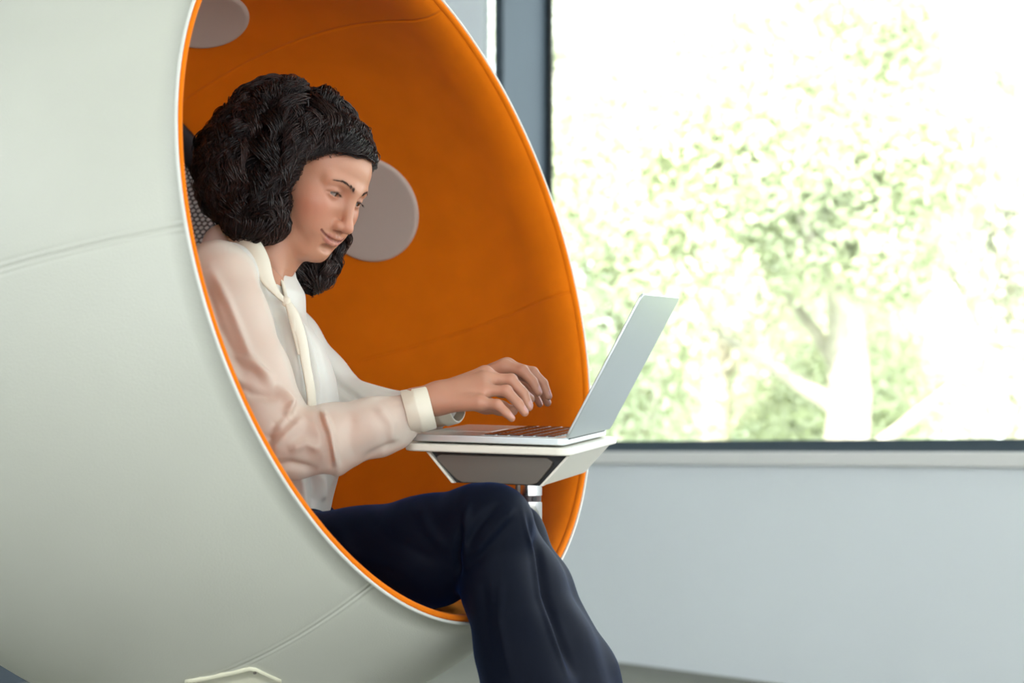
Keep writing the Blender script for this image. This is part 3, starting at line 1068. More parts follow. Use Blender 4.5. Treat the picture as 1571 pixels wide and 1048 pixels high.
Ch = paint(Ch, np.clip((0.0042 - pathdist(Vh, LIPU)) / 0.0012, 0, 1) * 0.8 * np.clip((0.024 - np.abs(Vh[:, 1])) / .006, 0, 1), (0.40, 0.135, 0.105))
Ch = paint(Ch, np.clip((0.0054 - pathdist(Vh, LIPL)) / 0.0014, 0, 1) * 0.8 * np.clip((0.023 - np.abs(Vh[:, 1])) / .006, 0, 1), (0.44, 0.155, 0.125))
Ch = paint(Ch, np.clip((0.0026 - pathdist(Vh, MO)) / 0.0012, 0, 1) * 0.8, (0.13, 0.03, 0.025))  # shade of the lip parting, painted in as a dark line
for s in (-1, 1):
    lidp = [(0.0795, s * .031 + yy, 0.0016 - 0.03 * abs(yy) - yy * yy * 28) for yy in (-.0125, -.008, -.003, .003, .008, .0125)]
    Ch = paint(Ch, np.clip((0.0035 - pathdist(Vh, lidp)) / 0.002, 0, 1) * 0.75, (0.06, 0.03, 0.025))
    dd = np.linalg.norm((Vh - [0.078, s * .031, 0.000]) / [0.02, 0.020, 0.013], axis=1)
    Ch = paint(Ch, 0.35 * np.exp(-dd ** 4), (0.42, 0.19, 0.13))
    BR = [(onx(yy_ * s, zz_), s * yy_, zz_) for yy_, zz_ in ((.011, .0135), (.016, .0165), (.021, .0187), (.027, .0202), (.033, .0205), (.040, .0190), (.046, .0165))]
    Ch = paint(Ch, np.exp(-(pathdist(Vh, BR) / 0.0026) ** 2) * 0.45, (0.10, 0.05, 0.035))

bodyV, bodyQ, bodyC = [h2w(Vh)], [Qh], [Ch]

# ---- hands
hands_lo = P(640, 660, 2.9)


def hand(wr, elbow, mcp, pip, dip, tip, rads, thumb, palm_r, seed):
    allp = np.array([wr] + mcp + pip + dip + tip + thumb)
    lo, hi = allp.min(0) - .03, allp.max(0) + .03
    wa = wr + (elbow - wr) / np.linalg.norm(elbow - wr) * 0.035
    lo = np.minimum(lo, wa - .03); hi = np.maximum(hi, wa + .03)
    v = Vol(lo, hi, 0.00125)
    v.cap(wa, wr, 0.0235, 0.0215, 0.01)
    hb = np.mean(mcp, axis=0)
    side = mcp[3] - mcp[0]
    wo = side / np.linalg.norm(side) * 0.013
    for i in range(4):
        o = wr + wo * (i / 1.5 - 1)
        v.cap(o, mcp[i], palm_r * 1.12, palm_r * .92, 0.016)
    v.cap(wr * .5 + hb * .5, hb, 0.0165, 0.013, 0.014)
    for i in range(4):
        r = rads[i]
        v.cap(mcp[i], pip[i], r * 1.08, r * .97, 0.007)
        v.ell(pip[i], (r * 1.03,) * 3, 0.004)
        v.cap(pip[i], dip[i], r * .96, r * .86, 0.002)
        v.cap(dip[i], tip[i], r * .86, r * .70, 0.002)
    v.path(thumb, [0.015, 0.0115, 0.0098, 0.0080], 0.008)
    V, Q = v.surf()
    V = relax(V, Q, 1, 0.35)
    Cc = np.tile([0.50, 0.245, 0.160], (len(V), 1))
    for i in range(4):
        for j in (mcp[i], pip[i]):
            dd = np.linalg.norm(V - j, axis=1)
            Cc = paint(Cc, 0.35 * np.exp(-(dd / 0.011) ** 2), (0.48, 0.18, 0.12))
    tips = [(dip[i], tip[i], rads[i] * .7) for i in range(4)] + [(thumb[-2], thumb[-1], .0085)]
    N = normals(V, Q)
    for (a_, t_, r_) in tips:
        ax = (t_ - a_) / np.linalg.norm(t_ - a_)
        up = np.array([0.35, -0.25, 1.0]); up -= ax * (up @ ax); up /= np.linalg.norm(up)
        q = V - (t_ + up * r_ * .9 - ax * .002)
        dd = np.sqrt(((q @ ax) / .0062) ** 2 + ((q @ np.cross(ax, up)) / .0048) ** 2 + ((q @ up) / .004) ** 2)
        mk = np.clip((1.05 - dd) / 0.12, 0, 1)
        Cc = paint(Cc, mk, (0.56, 0.31, 0.28))
    return V, Q, Cc


elR = P(432, 668, 2.80)
mcp = [P(744, 573, 2.842), P(744, 581, 2.818), P(741, 599, 2.793), P(736, 618, 2.772)]
pip = [P(783, 590, 2.842), P(784, 583, 2.812), P(777, 600, 2.785), P(763, 621, 2.763)]
dip = [P(804, 606, 2.838), P(803, 604, 2.808), P(795, 619, 2.780), P(776, 633, 2.760)]
tip = [P(812, 622, 2.832), P(811, 625, 2.804), P(805, 633, 2.777), P(785, 642, 2.758)]
thR = [P(700, 610, 2.850), P(745, 622, 2.868), P(768, 626, 2.862), P(786, 630, 2.850)]
Vr, Qr, Cr = hand(P(672, 611, 2.805), elR, mcp, pip, dip, tip, [.0086, .0088, .0083, .0074], thR, .0125, 1)
elL = P(520, 668, 3.12)
mcpL = [P(773, 562, 2.938), P(778, 561, 2.962), P(777, 566, 2.988), P(772, 575, 3.010)]
pipL = [P(802, 569, 2.922), P(817, 572, 2.952), P(816, 582, 2.986), P(806, 592, 3.015)]
dipL = [P(817, 585, 2.918), P(833, 588, 2.948), P(832, 600, 2.984), P(820, 606, 3.015)]
tipL = [P(826, 602, 2.914), P(841, 608, 2.944), P(840, 618, 2.982), P(828, 620, 3.013)]
thL = [P(735, 585, 2.930), P(770, 597, 2.900), P(795, 600, 2.886), P(812, 612, 2.880)]
Vl, Ql, Cl = hand(P(703, 603, 2.985), elL, mcpL, pipL, dipL, tipL, [.0086, .0088, .0083, .0074], thL, .0125, 2)

# ---- the rest of the body under the clothes (coarser), one volume
shR, shL = P(345, 432, 2.87), P(398, 470, 3.15)
v = Vol((-0.60, 2.58, 0.02), (0.24, 3.28, 1.02), 0.005)
v.path([P(400, 850, 3.0), P(408, 740, 3.0), P(400, 620, 3.0), P(392, 500, 3.0)], [.095, .082, .085, .065], 0.04)
v.ell(P(372, 452, 3.0), (.050, .12, .040), 0.03)
v.cap(P(398, 425, 2.975), P(410, 490, 2.945), .035, .028, .03)
v.cap(P(404, 430, 2.960), P(424, 474, 2.925), .028, .017, .02)
v.path([shR, elR + [0, 0, .01], P(500, 672, 2.80), P(600, 640, 2.80), P(655, 617, 2.803)], [.044, .034, .031, .023, .021], 0.02)
v.path([shL, elL, P(590, 650, 3.07), P(692, 608, 2.99)], [.044, .036, .030, .021], 0.02)
v.path([P(430, 872, 2.92), P(560, 862, 2.87), P(660, 840, 2.80), P(760, 806, 2.745), P(764, 900, 2.73), P(800, 1040, 2.715), P(838, 1340, 2.70)], [.075, .062, .055, .036, .034, .034, .028], .02)
v.path([P(430, 880, 3.06), P(600, 868, 2.99), P(780, 832, 2.89), P(838, 900, 2.86), P(885, 1040, 2.85), P(950, 1310, 2.84)], [.075, .060, .034, .032, .034, .028], .02)
v.cap(nb @ HR.T + HO, P(388, 450, 3.01), 0.048, 0.045, 0.03)
Vb, Qb = v.surf()
Cb = np.tile(base_c, (len(Vb), 1))
off = 0
VV, QQ, CC = [], [], []
for a_, q_, c_ in ((h2w(Vh), Qh, Ch), (Vr, Qr, Cr), (Vl, Ql, Cl), (Vb, Qb, Cb)):
    VV.append(a_); QQ.append(q_ + off); CC.append(c_); off += len(a_)
me = mesh(np.concatenate(VV), np.concatenate(QQ), 'body')
vcol(me, np.concatenate(CC))
body = link('body', me, M_skin, person)

# eyes
for s in (-1, 1):
    rr_ = 0.0122
    nu_, nv_ = 40, 30
    g_ = w2h(P(850, 560, 2.95)); gd = g_ - np.array([.066, s * .031, 0]); gd /= np.linalg.norm(gd)
    gd = gd + np.array([0.15, 0, 0.14]); gd /= np.linalg.norm(gd)
    t_ = np.cross(gd, [0, 0, 1.0]); t_ /= np.linalg.norm(t_); b_ = np.cross(t_, gd)
    V, Cc, Q = [], [], []
    for i in range(nv_ + 1):
        ph = PI * (i / nv_) ** 1.3
        for j in range(nu_):
            th = 2 * PI * j / nu_
            d_ = math.cos(ph) * gd + math.sin(ph) * (math.cos(th) * t_ + math.sin(th) * b_)
            V.append(np.array([.0655, s * .031, -.001]) + rr_ * d_)
            an_ = ph * rr_
            Cc.append((.003, .003, .003) if an_ < .0026 else ((.05, .03, .018) if an_ < .0060 else ((.03, .02, .015) if an_ < .0068 else (.36, .31, .28))))
    for i in range(nv_):
        for j in range(nu_):
            Q.append([i * nu_ + j, (i + 1) * nu_ + j, (i + 1) * nu_ + (j + 1) % nu_, i * nu_ + (j + 1) % nu_])
    me = mesh(h2w(V), Q, 'eye'); vcol(me, np.array(Cc))
    link('eye', me, M_eye, body)
    # brow hairs and lashes
    Fc_ = Vh[(Vh[:, 0] > .05)]
    def onface_(y, z):
        m_ = (np.abs(Fc_[:, 1] - y) < .0016) & (np.abs(Fc_[:, 2] - z) < .0016)
        return Fc_[m_, 0].max() if m_.any() else .08
    hb = MB()
    rg = np.random.default_rng(5)
    BR = np.array([(0.0860, s * .011, 0.0150), (0.0850, s * .021, 0.0185), (0.0780, s * .033, 0.0205), (0.0640, s * .046, 0.0165)])
    for k in range(130):
        t = rg.uniform(0, 2.97); i = int(t); fr = t - i
        p = BR[i] * (1 - fr) + BR[i + 1] * fr
        dirn = BR[i + 1] - BR[i]; dirn /= np.linalg.norm(dirn)
        wd = 0.0026 * (1 - t / 3.4)
        p = p + [rg.uniform(-.0004, .0006), 0, rg.uniform(-wd, wd)]
        p[0] = onface_(p[1], p[2])
        dd_ = dirn + [0, 0, 0.5 - 0.25 * t]; dd_ /= np.linalg.norm(dd_)
        L = rg.uniform(.004, .0065)
        p = w_ = p
        hb.tube(h2w([p - [.001, 0, 0], p + dd_ * L * .5 + [.0006, 0, 0], p + dd_ * L + [-.0002, 0, 0]]), [.00026, .00022, .00006], 4, False)
    hb.build('eyebrow', M_brow, body, smooth=True)
    lb = MB()
    for k in range(26):
        yy = -0.012 + .024 * k / 25
        r0 = np.array([0.0790 - abs(yy) * .25, s * .031 + yy, 0.0018 - yy * yy * 22])
        lb.tube(h2w([r0, r0 + [.0028, s * (.05) * .03, -.0012], r0 + [.0055, yy * .15, -.0002]]), [.00024, .0002, .00006], 4, False)
    lb.build('eyelashes', M_brow, body, smooth=True)

# ---- hair: a soft mass plus thousands of curling locks
v = Vol(P(262, 470, 2.82) * [1, 1, 1] - [0.02, 0, 0], P(600, 95, 3.18) + [0.02, 0, 0], 0.0028)
v.ell(P(438, 226, 3.01), (.105, .106, .103), 0.0)
v.ell(P(384, 272, 2.98), (.076, .088, .080), 0.05)
v.ell(h2w([-.010, 0, .024]), (.096, .080, .081), 0.01, R=HR)
v.ell(h2w([.025, 0, .032]), (.0590, .0665, .049), 0.02, R=HR)
v.ell(P(395, 325, 2.93), (.044, .045, .040), 0.03)
v.cap(P(488, 186, 2.985), P(532, 218, 2.975), .026, .020, .03)
v.cap(P(480, 205, 2.935), P(530, 214, 2.925), .024, .016, .02)
v.cap(P(540, 218, 2.93), P(556, 234, 2.955), .011, .008, .015)
v.cap(P(460, 225, 2.925), P(415, 325, 2.918), .030, .030, .02)
v.cap(P(538, 232, 3.01), P(550, 240, 3.03), .014, .010, .02)
v.path([P(530, 240, 3.06), P(512, 300, 3.085), P(503, 360, 3.085), P(482, 405, 3.075)], [.022, .018, .020, .027], .02)
v.path([P(400, 300, 3.07), P(430, 375, 3.08), P(452, 402, 3.07), P(480, 405, 3.075)], [.05, .03, .024, .026], .03)
# keep the face clear
fc = h2w([0.075, -0.015, -0.03])
facec = [((0.097, 0, -0.010), (0.088, 0.16, 0.086))]
Vhair0 = v
for c_, r_ in facec:
    v.ell(h2w(c_), r_, 0.004, 'd', R=HR)
Vm, Qm = v.surf()
Nn = normals(Vm, Qm)
Vm = Vm + Nn * (0.0035 * wob(Vm, 230, 4, 7) + 0.003 * wob(Vm, 110, 9, 5))[:, None] - Nn * (0.011 * (1 - np.clip((w2h(Vm)[:, 0] - .0) / .04, 0, 1)) + .002)[:, None]
hair = link('hair', mesh(Vm, Qm), M_hairb, person)

NS, NP = 11000, 40
crown = P(462, 150, 3.02)
Vs, Qs = v.surf()
seed = Vs[RNG.integers(0, len(Vs), NS)] + RNG.normal(0, .0015, (NS, 3))
# clumps share phase and pitch
nc = 170
cc_ = Vs[RNG.integers(0, len(Vs), nc)]
cid = np.empty(NS, int)
for i in range(0, NS, 1500):
    cid[i:i + 1500] = ((seed[i:i + 1500, None] - cc_[None]) ** 2).sum(2).argmin(1)
ph0 = RNG.uniform(0, 6.28, nc)[cid] + RNG.normal(0, .22, NS)
lam_ = RNG.uniform(.040, .062, nc)[cid] * RNG.normal(1, .03, NS)
amp = RNG.uniform(.010, .017, nc)[cid] * RNG.uniform(.8, 1.2, NS)
hd = RNG.choice([-1, 1], nc)[cid]
length = RNG.uniform(.06, .14, NS)
lift = RNG.uniform(-.003, .004, NS)
p = seed.copy()
front = np.clip((w2h(p)[:, 0] + 0.015) / 0.05, 0, 1) * np.clip((w2h(p)[:, 2] - .0) / 0.05, 0, 1)
length = length * (1 + .5 * front)
amp = amp * (1 - .86 * front)
pts = np.zeros((NS, NP, 3))
s_ = 0
fly = RNG.uniform(0, 1, NS) ** 5 * 0.028 * (1 - .7 * front)
for k in range(NP):
    fr = k / (NP - 1)
    g_ = v.grad(p); d_ = v.sample(p)
    rad = p - crown; rad /= np.linalg.norm(rad, axis=1)[:, None]
    fm = front[:, None]
    wv = rad * 0.9 + np.array([0, 0, -1.0]) * (0.8 - .5 * fm) + fm * (np.array([-0.75, -0.45, -0.15])) * 1.5
    tdir = wv - g_ * (wv * g_).sum(1)[:, None]
    tdir /= np.maximum(np.linalg.norm(tdir, axis=1), 1e-6)[:, None]
    side_ = np.cross(tdir, g_)
    phs = ph0 + hd * 2 * PI * (length * fr) / lam_
    am = amp * min(1, .5 + fr)
    curl = side_ * (np.cos(phs) * am)[:, None] + g_ * (np.sin(phs) * am * .9 + .002 * (1 - front) + fly * fr)[:, None]
    pts[:, k] = p + curl
    st = (length / NP)[:, None]
    p = p + tdir * st
    d_ = v.sample(p)
    p = p - g_ * ((d_ - lift) * .6)[:, None]
cnt_ = np.bincount(cid, minlength=nc)
for k in range(NP):                    # each clump draws together towards its end
    mean = np.stack([np.bincount(cid, pts[:, k, x], nc) for x in range(3)], 1) / np.maximum(cnt_, 1)[:, None]
    pts[:, k] += (mean[cid] - pts[:, k]) * ((0.86 * (1 - .8 * front)) * (k / (NP - 1)) ** 0.45)[:, None]
# keep locks off the face
q = w2h(pts.reshape(-1, 3)).reshape(NS, NP, 3)
onface = np.zeros((NS, NP), bool)
for c_, r_ in facec:
    onface |= (((q - c_) / (np.array(r_) * .84)) ** 2).sum(2) < 1
pv = np.stack([CX + F * pts[..., 0] / pts[..., 1], HY - F * (pts[..., 2] - HC) / pts[..., 1]], -1)
bad = onface.any(1)
keep = ~bad
pts = pts[keep]
NS = len(pts)
T = np.gradient(pts, axis=1); T /= np.maximum(np.linalg.norm(T, axis=2), 1e-9)[..., None]
a_ = np.cross(T, np.array([.3, .5, .8])); a_ /= np.maximum(np.linalg.norm(a_, axis=2), 1e-9)[..., None]
b_ = np.cross(T, a_)
wr_ = RNG.uniform(.0005, .0012, NS)[:, None] * (1 - .75 * np.linspace(0, 1, NP)[None] ** 2)
V = []
for k in range(3):
    an_ = 2 * PI * k / 3
    V.append(pts + (math.cos(an_) * a_ + math.sin(an_) * b_) * wr_[..., None])
V = np.stack(V, 2).reshape(-1, 3)
base_i = (np.arange(NS)[:, None, None] * NP + np.arange(NP - 1)[None, :, None]) * 3
kk = np.arange(3)[None, None, :]; k2 = (kk + 1) % 3
Q = np.stack([base_i + kk, base_i + k2, base_i + 3 + k2, base_i + 3 + kk], -1).reshape(-1, 4)
me = mesh(V, Q)
tone = np.clip(RNG.uniform(0, 1, nc)[cid[keep]] ** 1.6 * .8 + RNG.uniform(0, .25, NS), 0, 1)[:, None]
ct = np.array([.006, .0035, .0035]) * (1 - tone) + np.array([.042, .024, .021]) * tone
vcol(me, np.repeat(ct, NP * 3, axis=0))
o = link('curls', me, M_hair, hair)
o['kind'] = 'stuff'

# ---- blouse
v = Vol((-0.60, 2.74, 0.58), (-0.20, 3.26, 1.04), 0.0028)
v.path([P(412, 765, 3.0), P(412, 690, 3.0), P(402, 600, 3.0), P(386, 522, 3.0)], [.092, .100, .100, .082], 0.05)
v.path([P(430, 770, 2.95), P(436, 690, 2.93), P(430, 600, 2.94), P(408, 530, 2.95)], [.062, .068, .066, .052], 0.04)
v.ell(P(370, 456, 3.0), (.074, .148, .062), 0.04)
v.ell(P(424, 556, 2.93), (.060, .062, .062), 0.04)      # bust
v.ell(P(430, 564, 3.05), (.060, .060, .060), 0.04)
v.cap(P(345, 425, 2.90), P(382, 450, 3.14), .052, .046, .03)
v.cap(P(345, 378, 2.985), P(392, 388, 3.01), .036, .050, .03)
v.cap(P(398, 425, 3.0), P(398, 450, 3.0), .050, .066, .03)
# neck opening
v.cap(P(410, 362, 2.985), P(404, 405, 2.99), .049, .047, .006, 'd')
v.cap(P(432, 395, 2.945), P(437, 468, 2.885), .024, .006, .006, 'd')
v.cap(P(412, 418, 2.915), P(438, 466, 2.880), .022, .005, .006, 'd')
Vc, Qc = v.surf()
Vc = relax(Vc, Qc, 2, .5)
Vc = folds(Vc, Qc, [
    ([(330, 405), (360, 480), (405, 560)], 9, .006), ([(350, 410), (385, 480), (432, 560)], 7, -.004), ([(372, 415), (405, 490), (440, 600)], 8, .005),
    ([(395, 430), (430, 500), (455, 610)], 6, -.003), ([(415, 425), (445, 500), (465, 620)], 7, .004), ([(450, 480), (470, 560), (478, 640)], 5, -.003),
    ([(455, 480), (480, 540), (492, 620)], 5, .004), ([(472, 500), (490, 560), (498, 640)], 5, -.003), ([(362, 400), (392, 470), (420, 545), (428, 600)], 4, .004),
    ([(418, 600), (440, 640), (452, 690)], 6, .004), ([(455, 600), (466, 660)], 5, -.003), ([(470, 600), (480, 660)], 5, .003),
    ([(425, 725), (435, 790)], 7, .005), ([(445, 725), (450, 790)], 5, -.005), ([(462, 725), (468, 785)], 6, .005), ([(480, 725), (482, 780)], 5, -.004), ([(494, 725), (495, 770)], 5, .004)])
Vc += normals(Vc, Qc) * (0.0016 * wob(Vc, 85, 3, 5))[:, None]
blouse = link('blouse', mesh(Vc, Qc), M_blouse, person)

# right sleeve (nearest the camera)
v = Vol((-0.56, 2.66, 0.60), (-0.08, 3.00, 1.02), 0.0026)
v.ell(P(335, 432, 2.895), (.056, .070, .060), 0)
v.path([P(333, 440, 2.87), P(348, 500, 2.845), P(375, 580, 2.825), P(405, 640, 2.81)], [.060, .062, .064, .060], .02)
v.path([P(412, 655, 2.805), P(445, 682, 2.80)], [.054, .052], .02)
v.path([P(445, 682, 2.80), P(510, 672, 2.80), P(570, 655, 2.80), P(618, 638, 2.803)], [.046, .048, .041, .031], .012)
v.ell(P(518, 678, 2.80), (.022, .048, .050), .007)
v.cap(P(590, 668, 2.80), P(612, 668, 2.80), .024, .018, .02)
Vc, Qc = v.surf()
Vc = relax(Vc, Qc, 2, .5)
Vc = folds(Vc, Qc, [
    ([(322, 408), (352, 470), (382, 545), (425, 605)], 7, .006), ([(305, 415), (335, 500), (380, 580)], 9, -.005), ([(300, 430), (325, 510), (375, 610)], 7, .006),
    ([(318, 480), (345, 560), (380, 625)], 6, -.004), ([(420, 590), (446, 618), (440, 640), (408, 672)], 6, .008), ([(450, 632), (425, 652), (402, 690)], 7, -.008),
    ([(470, 640), (440, 668), (412, 700)], 8, .005), ([(405, 718), (445, 712), (490, 722)], 7, -.004), ([(485, 628), (498, 665), (508, 722)], 5, -.006), ([(494, 628), (508, 665), (518, 722)], 5, .007),
    ([(440, 690), (470, 680), (497, 690)], 8, .004), ([(540, 630), (535, 670), (545, 710)], 9, -.002), ([(575, 620), (600, 650), (605, 690)], 7, .003), ([(555, 705), (585, 690), (615, 675)], 6, -.003),
    ([(352, 540), (385, 560), (425, 585)], 6, .004), ([(345, 580), (385, 605), (430, 612)], 7, -.004)])
Vc += normals(Vc, Qc) * (0.0013 * wob(Vc, 90, 12, 5))[:, None]
sleeve = link('sleeve', mesh(Vc, Qc), M_sleeve, blouse)

# left sleeve
v = Vol((-0.50, 2.92, 0.62), (-0.03, 3.30, 1.00), 0.003)
v.path([P(398, 472, 3.14), P(442, 525, 3.16), P(485, 590, 3.16), P(510, 635, 3.15)], [.048, .050, .054, .054], .02)
v.path([P(510, 635, 3.15), P(570, 650, 3.10), P(640, 640, 3.03), P(672, 622, 3.0)], [.054, .044, .036, .030], .02)
v.cap(P(495, 575, 3.15), P(520, 600, 3.15), .028, .030, .02)
v.cap(P(520, 600, 3.14), P(620, 630, 3.05), .026, .024, .02)
Vc, Qc = v.surf()
Vc = relax(Vc, Qc, 2, .5)
Vc = folds(Vc, Qc, [([(500, 560), (520, 590), (560, 620)], 6, -.005), ([(485, 560), (505, 600), (520, 640)], 6, .005), ([(555, 610), (580, 625), (620, 622)], 6, .004), ([(570, 612), (600, 632)], 5, -.003)])
link('sleeve', mesh(Vc, Qc), M_blouse, blouse)  # opaque bodice silk instead of sheer, standing in for light on this sleeve


def cloth_tube(rings, seg, name, m, parent, thick=.0016, closed=True, wav=0.0):
    """open band of cloth through elliptical rings: (centre, axis, up, r_up, r_side)"""
    Vo, Vi = [], []
    for ri_, (c_, ax, up, ru, rs) in enumerate(rings):
        ax = ax / np.linalg.norm(ax); up = up - ax * (up @ ax); up /= np.linalg.norm(up); sd = np.cross(ax, up)
        for j in range(seg):
            t = 2 * PI * j / seg
            k = 1 + wav * math.sin(5 * t + ri_)
            dv = math.cos(t) * up * ru * k + math.sin(t) * sd * rs * k
            Vo.append(c_ + dv); nn_ = dv / np.linalg.norm(dv); Vi.append(c_ + dv - nn_ * thick)
    n = len(rings) * seg
    Q = []
    for i in range(len(rings) - 1):
        for j in range(seg):
            a, b2, c2, d2 = i * seg + j, i * seg + (j + 1) % seg, (i + 1) * seg + (j + 1) % seg, (i + 1) * seg + j
            Q.append([a, d2, c2, b2]); Q.append([a + n, b2 + n, c2 + n, d2 + n])
    for i, rev in ((0, 0), (len(rings) - 1, 1)):
        for j in range(seg):
            a, b2 = i * seg + j, i * seg + (j + 1) % seg
            Q.append([a, b2, b2 + n, a + n] if not rev else [b2, a, a + n, b2 + n])
    return link(name, mesh(Vo + Vi, Q), m, parent)


def cuff(c0, c1, up, ru0, rs0, ru1, rs1):
    ax = c1 - c0
    L = np.linalg.norm(ax)
    st = [(0, 1.0), (.03, 1.05), (.40, 1.03), (.45, 1.07), (.5, 1.06), (.96, 1.04), (1.0, 1.0)]
    return cloth_tube([(c0 + ax * f_, ax, up, (ru0 + (ru1 - ru0) * f_) * g_, (rs0 + (rs1 - rs0) * f_) * g_) for f_, g_ in st], 40, 'cuff', M_cuff, blouse, .002, wav=.015)


cuff(P(622, 634, 2.803), P(662, 624, 2.805), np.array([0.2, 0, 1.0]), .0315, .034, .0300, .031)
cuff(P(668, 622, 3.0), P(700, 617, 2.985), np.array([0.2, 0, 1.0]), .033, .033, .031, .031)

# stand collar and neck tie bands
def ribbon(pts, wd, nrm, name, m, parent, thick=.0025, sub=6, arch=0.3):
    pts = np.array(pts, float); wd = np.array(wd, float); nrm = np.array(nrm, float)
    t = np.linspace(0, len(pts) - 1, (len(pts) - 1) * 8 + 1)
    def cr(A):
        out = []
        for x in t:
            i = min(int(x), len(A) - 2); f_ = x - i
            p0, p1, p2, p3 = A[max(i - 1, 0)], A[i], A[i + 1], A[min(i + 2, len(A) - 1)]
            out.append(.5 * ((2 * p1) + (-p0 + p2) * f_ + (2 * p0 - 5 * p1 + 4 * p2 - p3) * f_ ** 2 + (-p0 + 3 * p1 - 3 * p2 + p3) * f_ ** 3))
        return np.array(out)
    Pp, W, Nn_ = cr(pts), cr(wd[:, None])[:, 0], cr(nrm)
    T_ = np.gradient(Pp, axis=0); T_ /= np.linalg.norm(T_, axis=1)[:, None]
    Nn_ -= T_ * (Nn_ * T_).sum(1)[:, None]; Nn_ /= np.linalg.norm(Nn_, axis=1)[:, None]
    Sd = np.cross(T_, Nn_)
    V, n, c = [], len(Pp), sub + 1
    for lay in (0, 1):
        for i in range(n):
            for j in range(c):
                u = j / sub * 2 - 1
                V.append(Pp[i] + Sd[i] * u * W[i] / 2 + Nn_[i] * ((1 - u * u) * arch * W[i] / 2 + (thick if lay == 0 else 0)))
    Q = []
    o2 = n * c
    for i in range(n - 1):
        for j in range(sub):
            a, b2, c2, d2 = i * c + j, i * c + j + 1, (i + 1) * c + j + 1, (i + 1) * c + j
            Q.append([a, b2, c2, d2]); Q.append([a + o2, d2 + o2, c2 + o2, b2 + o2])
        for j, rv in ((0, 1), (sub, 0)):
            a, d2 = i * c + j, (i + 1) * c + j
            Q.append([a, d2, d2 + o2, a + o2] if rv else [d2, a, a + o2, d2 + o2])
    for i, rv in ((0, 0), (n - 1, 1)):
        for j in range(sub):
            a, b2 = i * c + j, i * c + j + 1
            Q.append([a, a + o2, b2 + o2, b2] if not rv else [b2, b2 + o2, a + o2, a])
    return link(name, mesh(V, Q), m, parent)


cr_ = []
ring_c = [(340, 352, 3.0, -1, -.3), (362, 360, 2.940, -.6, -1), (383, 376, 2.908, -.1, -1), (398, 399, 2.893, .4, -1), (409, 428, 2.884, .6, -1), (423, 449, 2.880, .7, -1), (437, 463, 2.881, .8, -.8)]
ribbon([P(a, b_, c_) for a, b_, c_, _, _ in ring_c], [.028, .031, .031, .029, .022, .012, .008], [(x_, y_, .35) for _, _, _, x_, y_ in ring_c], 'collar', M_cuff, blouse, .0022)
ring_l = [(402, 380, 3.04, .2, 1), (415, 400, 3.01, .7, 1), (425, 420, 2.98, 1, .7), (433, 441, 2.94, 1, .2), (439, 461, 2.90, 1, -.2)]
ribbon([P(a, b_, c_) for a, b_, c_, _, _ in ring_l], [.026, .026, .024, .018, .010], [(x_, y_, .35) for _, _, _, x_, y_ in ring_l], 'collar', M_cuff, blouse, .0022)
tie = [(440, 462, 2.884), (450, 484, 2.876), (462, 520, 2.866), (469, 560, 2.858), (476, 600, 2.856), (479, 640, 2.865)]
ribbon([P(a, b_, c_) for a, b_, c_ in tie], [.009, .018, .017, .015, .015, .014], [(.75, -1, .2)] * 6, 'neck_tie', M_cuff, blouse, .0025)
tie2 = [(440, 464, 2.885), (446, 480, 2.875), (452, 505, 2.866), (460, 545, 2.858)]
ribbon([P(a, b_, c_) for a, b_, c_ in tie2], [.007, .011, .010, .006], [(.2, -1, .2)] * 4, 'neck_tie', M_cuff, blouse, .002)
v = Vol(P(425, 480, 2.86), P(452, 448, 2.90), .0012)
v.ell(P(439, 463, 2.882), (.007, .006, .008), .003)
Vc, Qc = v.surf(); link('tie_knot', mesh(Vc, Qc), M_cuff, blouse)

# ---- trousers
v = Vol((-0.60, 2.60, 0.04), (0.30, 3.24, 0.72), 0.0035)
v.path([P(402, 858, 3.0), P(410, 800, 3.0)], [.112, .098], .04)
v.ell(P(385, 850, 3.0), (.12, .17, .10), .04)
v.cap(P(430, 795, 2.95), P(430, 795, 3.06), .058, .058, .03)
v.path([P(430, 884, 2.92), P(560, 868, 2.87), P(660, 845, 2.80), P(740, 810, 2.75), P(758, 805, 2.742)], [.092, .084, .078, .060, .052], .02)
v.path([P(758, 805, 2.742), P(764, 900, 2.73), P(794, 1000, 2.722), P(811, 1060, 2.715), P(825, 1200, 2.705), P(842, 1360, 2.70)], [.051, .049, .056, .060, .068, .074], .02)
v.path([P(430, 880, 3.06), P(600, 866, 2.99), P(760, 832, 2.90), P(788, 822, 2.885)], [.092, .080, .060, .044], .02)
v.path([P(788, 822, 2.885), P(826, 900, 2.86), P(884, 1040, 2.85), P(915, 1160, 2.845), P(955, 1310, 2.84)], [.042, .046, .060, .068, .076], .02)
v.path([P(780, 815, 2.80), P(808, 890, 2.79), P(846, 990, 2.785), P(872, 1080, 2.78)], [.036, .042, .050, .060], .04)
v.D[:, :, :int((0.085 - v.lo[2]) / v.h)] = .05
Vc, Qc = v.surf()
Vc = relax(Vc, Qc, 2, .5)
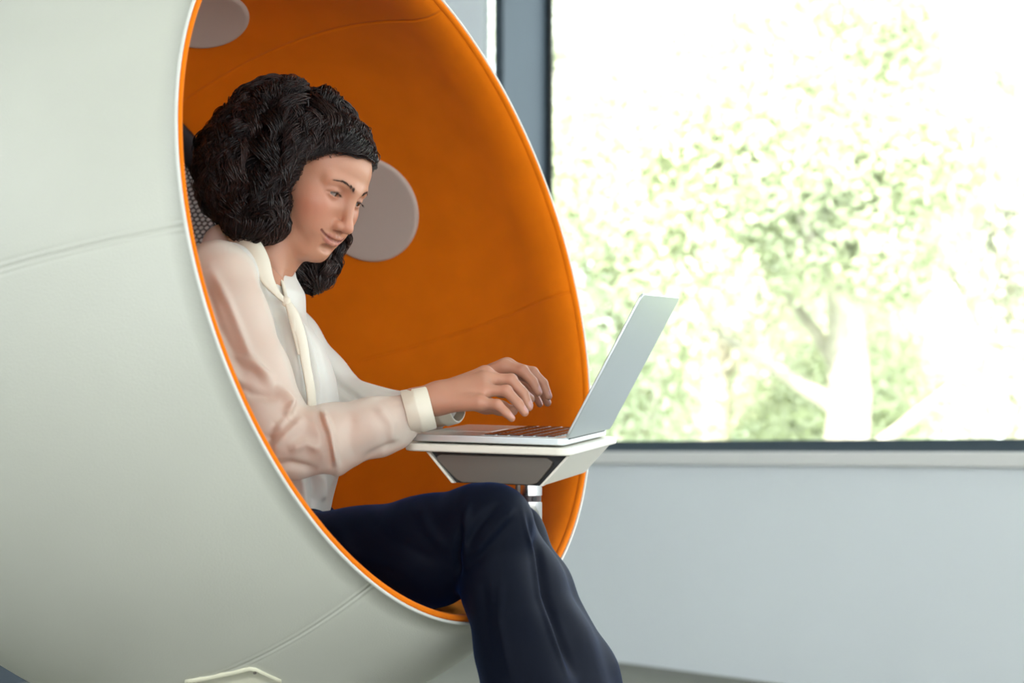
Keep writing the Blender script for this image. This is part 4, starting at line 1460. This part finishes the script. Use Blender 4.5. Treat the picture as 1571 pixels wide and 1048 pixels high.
Vc = folds(Vc, Qc, [
    ([(800, 775), (816, 840), (826, 915), (850, 985), (875, 1048)], 3.5, .004), ([(806, 780), (824, 840), (836, 915), (860, 985), (886, 1048)], 6, -.006),
    ([(705, 850), (735, 805), (770, 765)], 7, -.005), ([(712, 880), (745, 840), (795, 790)], 8, -.004), ([(720, 862), (760, 815), (790, 775)], 7, .005),
    ([(710, 800), (702, 850), (703, 890)], 5, -.008), ([(720, 760), (712, 810), (712, 860)], 6, .004),
    ([(640, 765), (655, 810), (690, 850)], 9, .003), ([(560, 785), (600, 830), (680, 865)], 10, -.003), ([(500, 790), (540, 850), (640, 885)], 10, .003),
    ([(770, 880), (765, 950), (785, 1048)], 5, .003), ([(740, 880), (745, 960), (760, 1048)], 9, -.003)], gain=1.0)
Vc += normals(Vc, Qc) * (0.0012 * wob(Vc, 60, 31, 5))[:, None]
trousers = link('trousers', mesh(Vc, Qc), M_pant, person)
wb = []
cw = P(412, 792, 3.0)
cloth_tube([(cw + [0, 0, z_], np.array([0.12, 0, 1.0]), np.array([1.0, -.2, 0]), .098, .14) for z_ in (-.02, .0, .018)], 60, 'waistband', M_pant, trousers, .004)
# shoes
for (an, yaw, nm) in ((P(842, 1350, 2.70), -.3, 0), (P(955, 1310, 2.84), -.2, 1)):
    v = Vol((an[0] - .10, an[1] - .16, -.004), (an[0] + .24, an[1] + .12, .16), .0035)
    d_ = np.array([math.cos(yaw), math.sin(yaw), 0])
    b0 = np.array([an[0], an[1], 0])
    v.cap(b0 + [0, 0, .10], b0 + [0, 0, .06] - d_ * .01, .030, .032, .02)
    v.cap(b0 - d_ * .025 + [0, 0, .055], b0 + d_ * .09 + [0, 0, .030], .030, .033, .02)
    v.cap(b0 + d_ * .09 + [0, 0, .028], b0 + d_ * .165 + [0, 0, .020], .034, .016, .02)
    v.cap(b0 - d_ * .035 + [0, 0, .012], b0 - d_ * .035 + [0, 0, .04], .020, .026, .005)
    v.plane((0, 0, 0.001), (0, 0, -1))
    Vc, Qc = v.surf()
    link('shoe', mesh(relax(Vc, Qc, 2), Qc), M_shoe, person)
